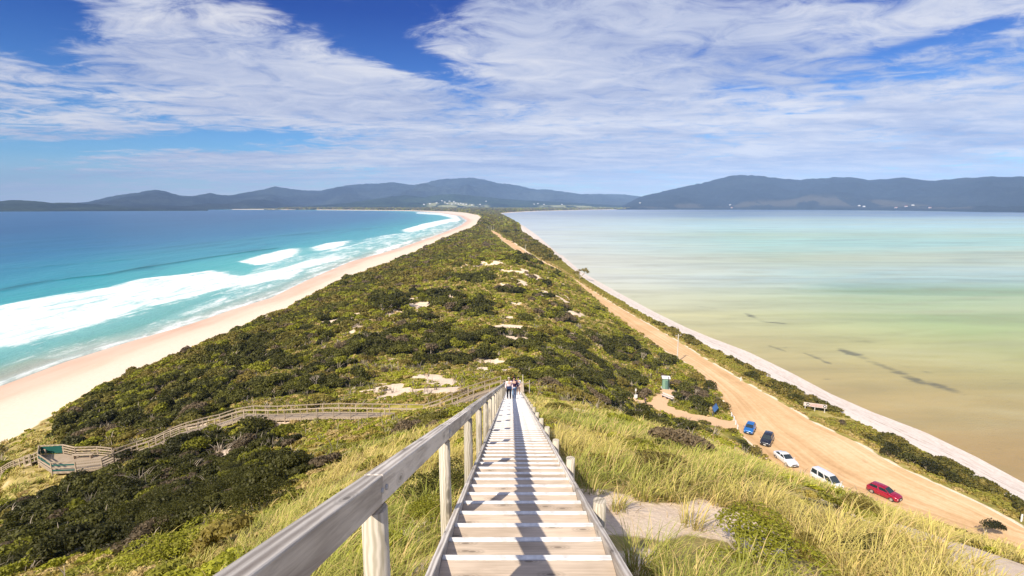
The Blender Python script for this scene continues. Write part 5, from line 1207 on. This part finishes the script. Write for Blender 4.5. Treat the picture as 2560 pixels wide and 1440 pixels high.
c0 = np.stack([cx[idx, 0], 0 * idx, cx[idx, 1]], 1) + d * np.array([1.25, 1.25, .8]) * rng.uniform(.3, 1, (n, 1)); v, f, cc = leafmesh(c0, d, np.full(n, .30), np.repeat(OLV[None] * 1.15, n, 0), rng); nmesh('crown', v, f, M['leaf'], t, col=cc)

# ------------------------------------------------------------------ marram grass
rng = np.random.default_rng(8)
def blades(tx, ty, nb, ln, wd, colr, rng, spread=.16, wind=(.55, .15), straw=.22):
    idx = np.repeat(np.arange(len(tx)), nb); n = len(idx); a = rng.uniform(0, 2 * np.pi, n); rad = np.sqrt(rng.uniform(0, 1, n)) * spread
    bx_ = tx[idx] + np.cos(a) * rad * 1.2; by_ = ty[idx] + np.sin(a) * rad * 1.2; bz_ = height(bx_, by_) - .03
    l = ln[idx] * rng.uniform(.55, 1.15, n); tilt = rng.uniform(.15, 1.35, n); a2 = a + rng.normal(size=n) * .5
    dx = np.cos(a2) * tilt + wind[0] * .5; dy = np.sin(a2) * tilt + wind[1] * .5; side = np.stack([-np.sin(a2), np.cos(a2), 0 * a2], 1) * (wd[idx] * rng.uniform(.7, 1.2, n))[:, None] * .5
    P_ = []
    for s_ in (0, .38, .72, 1.0):
        hor = s_ ** 1.6 * .95; P_.append(np.stack([bx_ + dx * l * hor * .75, by_ + dy * l * hor * .75, bz_ + l * (s_ - .42 * s_ ** 2.6 * np.clip(tilt + .25, 0, 1))], 1))
    W4 = [1, .9, .6, .12]; vs = []
    for p_, w_ in zip(P_, W4): vs += [p_ - side * w_, p_ + side * w_]
    v = np.stack(vs, 1).reshape(-1, 3); base = np.arange(n)[:, None] * 8
    f = np.concatenate([base + np.array([[0, 1, 3, 2]]), base + np.array([[2, 3, 5, 4]]), base + np.array([[4, 5, 7, 6]])], 0)
    cb = colr[idx] * rng.uniform(.7, 1.35, (n, 1)); cb = np.where((rng.uniform(size=n) < straw)[:, None], STR[None] * rng.uniform(.7, 1.2, (n, 1)), cb)
    tipf = np.array([.75, .75, .92, .92, 1.1, 1.1, 1.3, 1.3])[None, :, None]; cc = (cb[:, None] * tipf).reshape(-1, 3)
    return v, f, cc
twigs()
V_, F_, C_ = [], [], []; off = 0
for (y0, y1, cell) in ((1.2, 10, .34), (10, 20, .42), (20, 34, .52), (34, 52, .66), (52, 88, .95)):
    x, y = scatter(-90, 42, y0, y1, cell, rng); ok = visible(x, y); x, y = x[ok], y[ok]
    gm_ = grassmask(x, y); sa = sandmask(x, y); n = fbm(x / 2.3, y / 2.3, 71, 3); n3 = fbm(x / 8, y / 8, 73, 3)
    sa = near_sand(x, y)
    pr = np.where(gm_, np.where(x > 0, sstep(.40, .50, n) * .95, sstep(.30, .42, n) * .95), .10) * (1 - .95 * sstep(.42, .62, sa))
    ok = (rng.uniform(size=len(x)) < pr) & clear_of_built(x, y, .12) & ~darkprob(x, y) & (x > lerp_tab(TAB_TL, y)); x, y, n3 = x[ok], y[ok], n3[ok]
    d = np.hypot(np.hypot(x, y), 4); nb = np.clip(78 * 7 / d, 13, 90).astype(int); ln = rng.uniform(.38, .85, len(x)) * np.where(x > 0, 1.05, .95); wd = np.maximum(.008, d * .0015)
    t_ = np.clip((n3 - .42) * 5, 0, 1); cc = mixcol(t_, np.array((.56, .48, .14)), np.array((.34, .36, .07)))
    v, f, c_ = blades(x, y, nb, ln, wd, cc, rng, .15 + .0012 * d.mean()); V_.append(v); F_.append(f + off); C_.append(c_); off += len(v)
    if y1 <= 34:
        v, f, c_ = blades(x + rng.uniform(-.2, .2, len(x)), y + rng.uniform(-.2, .2, len(x)), np.maximum(6, nb // 4), ln * .5, wd, np.repeat(np.array([[.40, .28, .13]]), len(x), 0) * rng.uniform(.5, 1.2, (len(x), 1)), rng, .34, (.9, .2), .5); V_.append(v); F_.append(f + off); C_.append(c_); off += len(v)
v = np.concatenate(V_); f = np.concatenate(F_); c_ = np.concatenate(C_); o = nmesh('marram_grass', v, f, M['grass'], col=c_); tag(o, kind='stuff'); print('grass quads', len(f))

# ------------------------------------------------------------------ haze
m = bpy.data.materials.new('haze'); m.use_nodes = True; nt = m.node_tree; nt.nodes.clear(); out = nt.nodes.new('ShaderNodeOutputMaterial'); pv = nt.nodes.new('ShaderNodeVolumePrincipled')
pv.inputs['Color'].default_value = (.38, .60, 1.0, 1); pv.inputs['Density'].default_value = 0.78e-4; pv.inputs['Anisotropy'].default_value = -.4; L(nt, pv.outputs[0], out.inputs['Volume'])
o = MB().box((0, 5650, 330), (26000, 12700, 680)).build('haze', m); tag(o, kind='stuff')
HAZE = o

# ------------------------------------------------------------------ sky and sun
sunv = Vector((-.93, -1.42, 1.50)).normalized(); elev = math.asin(sunv.z); az = math.atan2(sunv.x, sunv.y)
sd = bpy.data.lights.new('sun', 'SUN'); sd.energy = 4.2; sd.angle = R(.5); sd.color = (1, .90, .76); so = bpy.data.objects.new('sun', sd); COL.objects.link(so); so.rotation_euler = (-sunv).to_track_quat('-Z', 'Y').to_euler(); so.location = (0, 0, 100)
w = bpy.data.worlds.new('World'); scene.world = w; w.use_nodes = True; nt = w.node_tree; nt.nodes.clear()
out = nt.nodes.new('ShaderNodeOutputWorld'); bg = nt.nodes.new('ShaderNodeBackground'); L(nt, bg.outputs[0], out.inputs[0])
sky = nt.nodes.new('ShaderNodeTexSky'); sky.sky_type = 'NISHITA'; sky.sun_disc = False; sky.sun_elevation = elev; sky.sun_rotation = az; sky.air_density = 1.0; sky.dust_density = .4; sky.ozone_density = 2.5
tc = nt.nodes.new('ShaderNodeTexCoord').outputs['Generated']; nv = nt.nodes.new('ShaderNodeVectorMath'); nv.operation = 'NORMALIZE'; L(nt, tc, nv.inputs[0])
sp = nt.nodes.new('ShaderNodeSeparateXYZ'); L(nt, nv.outputs[0], sp.inputs[0]); dx, dy, dz = sp.outputs
azn = mth(nt, 'ARCTAN2', dx, dy); eln = mth(nt, 'ARCSINE', dz)
inv = mth(nt, 'DIVIDE', 1, mth(nt, 'ADD', mth(nt, 'MAXIMUM', dz, 0), .07))
cv = nt.nodes.new('ShaderNodeCombineXYZ'); L(nt, mth(nt, 'MULTIPLY', dx, inv), cv.inputs[0]); L(nt, mth(nt, 'MULTIPLY', dy, inv), cv.inputs[1]); q = cv.outputs[0]
nA = noise(nt, mapping(nt, q, (.55, .72, 1), (0, 0, R(6)), (3.1, 1.7, 0)), 1.15, 6, .62, .5)
nB = noise(nt, mapping(nt, q, (2.0, 2.7, 1), (0, 0, R(-8)), (7.3, 2.2, 0)), 1.5, 7, .66, .8)
nC = noise(nt, mapping(nt, q, (.9, 1.5, 1), (0, 0, R(15)), (1.3, 9.2, 0)), 3.2, 5, .65, .4)
nD = noise(nt, mapping(nt, q, (.35, .9, 1), (0, 0, R(10)), (4.3, .2, 0)), 1.3, 4, .55, .5)
def blob(px, py, rx, ry, rot, amt):
    d = Vector(ray(px, py)).normalized(); a0 = math.atan2(d.x, d.y); e0 = math.asin(d.z)
    d2 = Vector(ray(px + rx * math.cos(R(rot)), py - rx * math.sin(R(rot)))).normalized(); a1 = math.atan2(d2.x, d2.y); e1 = math.asin(d2.z); RX = math.hypot(a1 - a0, e1 - e0); th = math.atan2(e1 - e0, a1 - a0)
    RY = RX * ry / rx
    A_ = mth(nt, 'SUBTRACT', azn, a0); E_ = mth(nt, 'SUBTRACT', eln, e0); c, s = math.cos(th), math.sin(th)
    U_ = mth(nt, 'DIVIDE', mth(nt, 'ADD', mth(nt, 'MULTIPLY', A_, c), mth(nt, 'MULTIPLY', E_, s)), RX); V2 = mth(nt, 'DIVIDE', mth(nt, 'SUBTRACT', mth(nt, 'MULTIPLY', E_, c), mth(nt, 'MULTIPLY', A_, s)), RY)
    r2_ = mth(nt, 'ADD', mth(nt, 'MULTIPLY', U_, U_), mth(nt, 'MULTIPLY', V2, V2)); return mth(nt, 'MULTIPLY', mth(nt, 'EXPONENT', mth(nt, 'MULTIPLY', r2_, -1)), amt)
BL = [(520,140,400,120,-10,.50),(900,230,200,70,-14,.30),(330,60,150,100,20,.10),(1350,90,230,130,-20,.42),(1330,330,420,70,0,.34),(1700,230,600,160,4,.34),(2250,330,500,130,5,.24),(2100,60,500,80,8,.26),(1300,425,900,45,0,.45),(1900,380,700,50,3,.35),(900,400,400,24,0,.25),(2300,250,300,60,5,.25),(640,275,300,40,-3,.30),(200,290,250,30,-8,.22),(200,330,240,22,0,.22),(700,400,330,14,0,.22),(2000,420,500,24,3,.20),
      (70,35,190,85,-12,-.95),(60,125,130,30,-10,-.40),(870,55,200,60,-26,-.70),(1010,30,110,40,-10,-.50),(740,10,80,30,-20,-.3),(1080,165,165,36,-20,-.78),(965,140,60,20,-20,-.3),(270,205,230,32,-14,-.30),(430,215,120,26,-18,-.26),(380,300,120,12,-6,-.22),(480,345,330,24,4,-.62),(180,372,320,28,3,-.55),(640,368,200,12,0,-.3),(40,420,260,40,0,-.42),(2500,60,110,40,25,-.45),(2360,95,190,26,14,-.40),(2230,135,150,16,8,-.25),(1850,222,110,14,-8,-.22),(1140,20,100,30,0,-.2),(1640,300,60,8,0,-.0)]
acc = None
for bl_ in BL: t_ = blob(*bl_); acc = t_ if acc is None else mth(nt, 'ADD', acc, t_)
f = mth(nt, 'ADD', mth(nt, 'MULTIPLY', nA, 1.0), mth(nt, 'ADD', mth(nt, 'MULTIPLY', nB, .95), mth(nt, 'MULTIPLY', nC, .3))); f = mth(nt, 'SUBTRACT', f, 1.125)
f = mth(nt, 'ADD', mth(nt, 'MULTIPLY', f, 2.3), mth(nt, 'ADD', acc, .54))
cov = ramp(nt, f, [(.22, g(0)), (.42, g(.32)), (.62, g(.72)), (.95, g(.97))], 'B_SPLINE')
hs = nt.nodes.new('ShaderNodeHueSaturation'); hs.inputs['Saturation'].default_value = 1.25; L(nt, sky.outputs[0], hs.inputs['Color'])
gm2 = nt.nodes.new('ShaderNodeGamma'); gm2.inputs[1].default_value = 1.0; L(nt, hs.outputs[0], gm2.inputs[0])
deep = mixc(nt, ramp(nt, eln, [(.0, g(0)), (.32, g(1))]), (.50, .80, 1.0), (.015, .17, .55)); skyc = mixc(nt, 1.0, gm2.outputs[0], deep, 'MULTIPLY')
SB = .1; CW = 5.3
shade = mth(nt, 'ADD', mth(nt, 'MULTIPLY', nD, .6), mth(nt, 'MULTIPLY', nB, .4))
cl = ramp(nt, shade, [(.34, (CW * .40, CW * .48, CW * .76)), (.5, (CW * .70, CW * .75, CW * .93)), (.62, (CW * .98, CW * .98, CW * 1.04))])
fin = mixc(nt, cov, skyc, cl)
hzc = mixc(nt, ramp(nt, eln, [(.0, g(.85)), (.022, g(.5)), (.075, g(0))]), fin, (CW * .84, CW * .98, CW * 1.12))
L(nt, hzc, bg.inputs['Color']); bg.inputs['Strength'].default_value = SB
w.cycles.sampling_method = 'MANUAL'; w.cycles.sample_map_resolution = 256

# ------------------------------------------------------------------ camera
cam = bpy.data.cameras.new('camera'); co_ = bpy.data.objects.new('camera', cam); COL.objects.link(co_); scene.camera = co_
co_.location = (0, 0, EYE); co_.rotation_euler = (math.pi / 2 - PITCH, 0, 0); cam.sensor_width = 36; cam.lens = 36 * FPX / 2560; cam.clip_start = .1; cam.clip_end = 60000
scene.view_settings.view_transform = 'Standard'; scene.view_settings.look = 'None'; scene.view_settings.gamma = 1; scene.view_settings.exposure = .7
cy = scene.cycles; cy.use_denoising = True; cy.max_bounces = 6; cy.diffuse_bounces = 2; cy.glossy_bounces = 2; cy.transmission_bounces = 3; cy.volume_bounces = 0; cy.transparent_max_bounces = 8; cy.caustics_reflective = False; cy.caustics_refractive = False
try: cy.use_adaptive_sampling = False
except Exception: pass
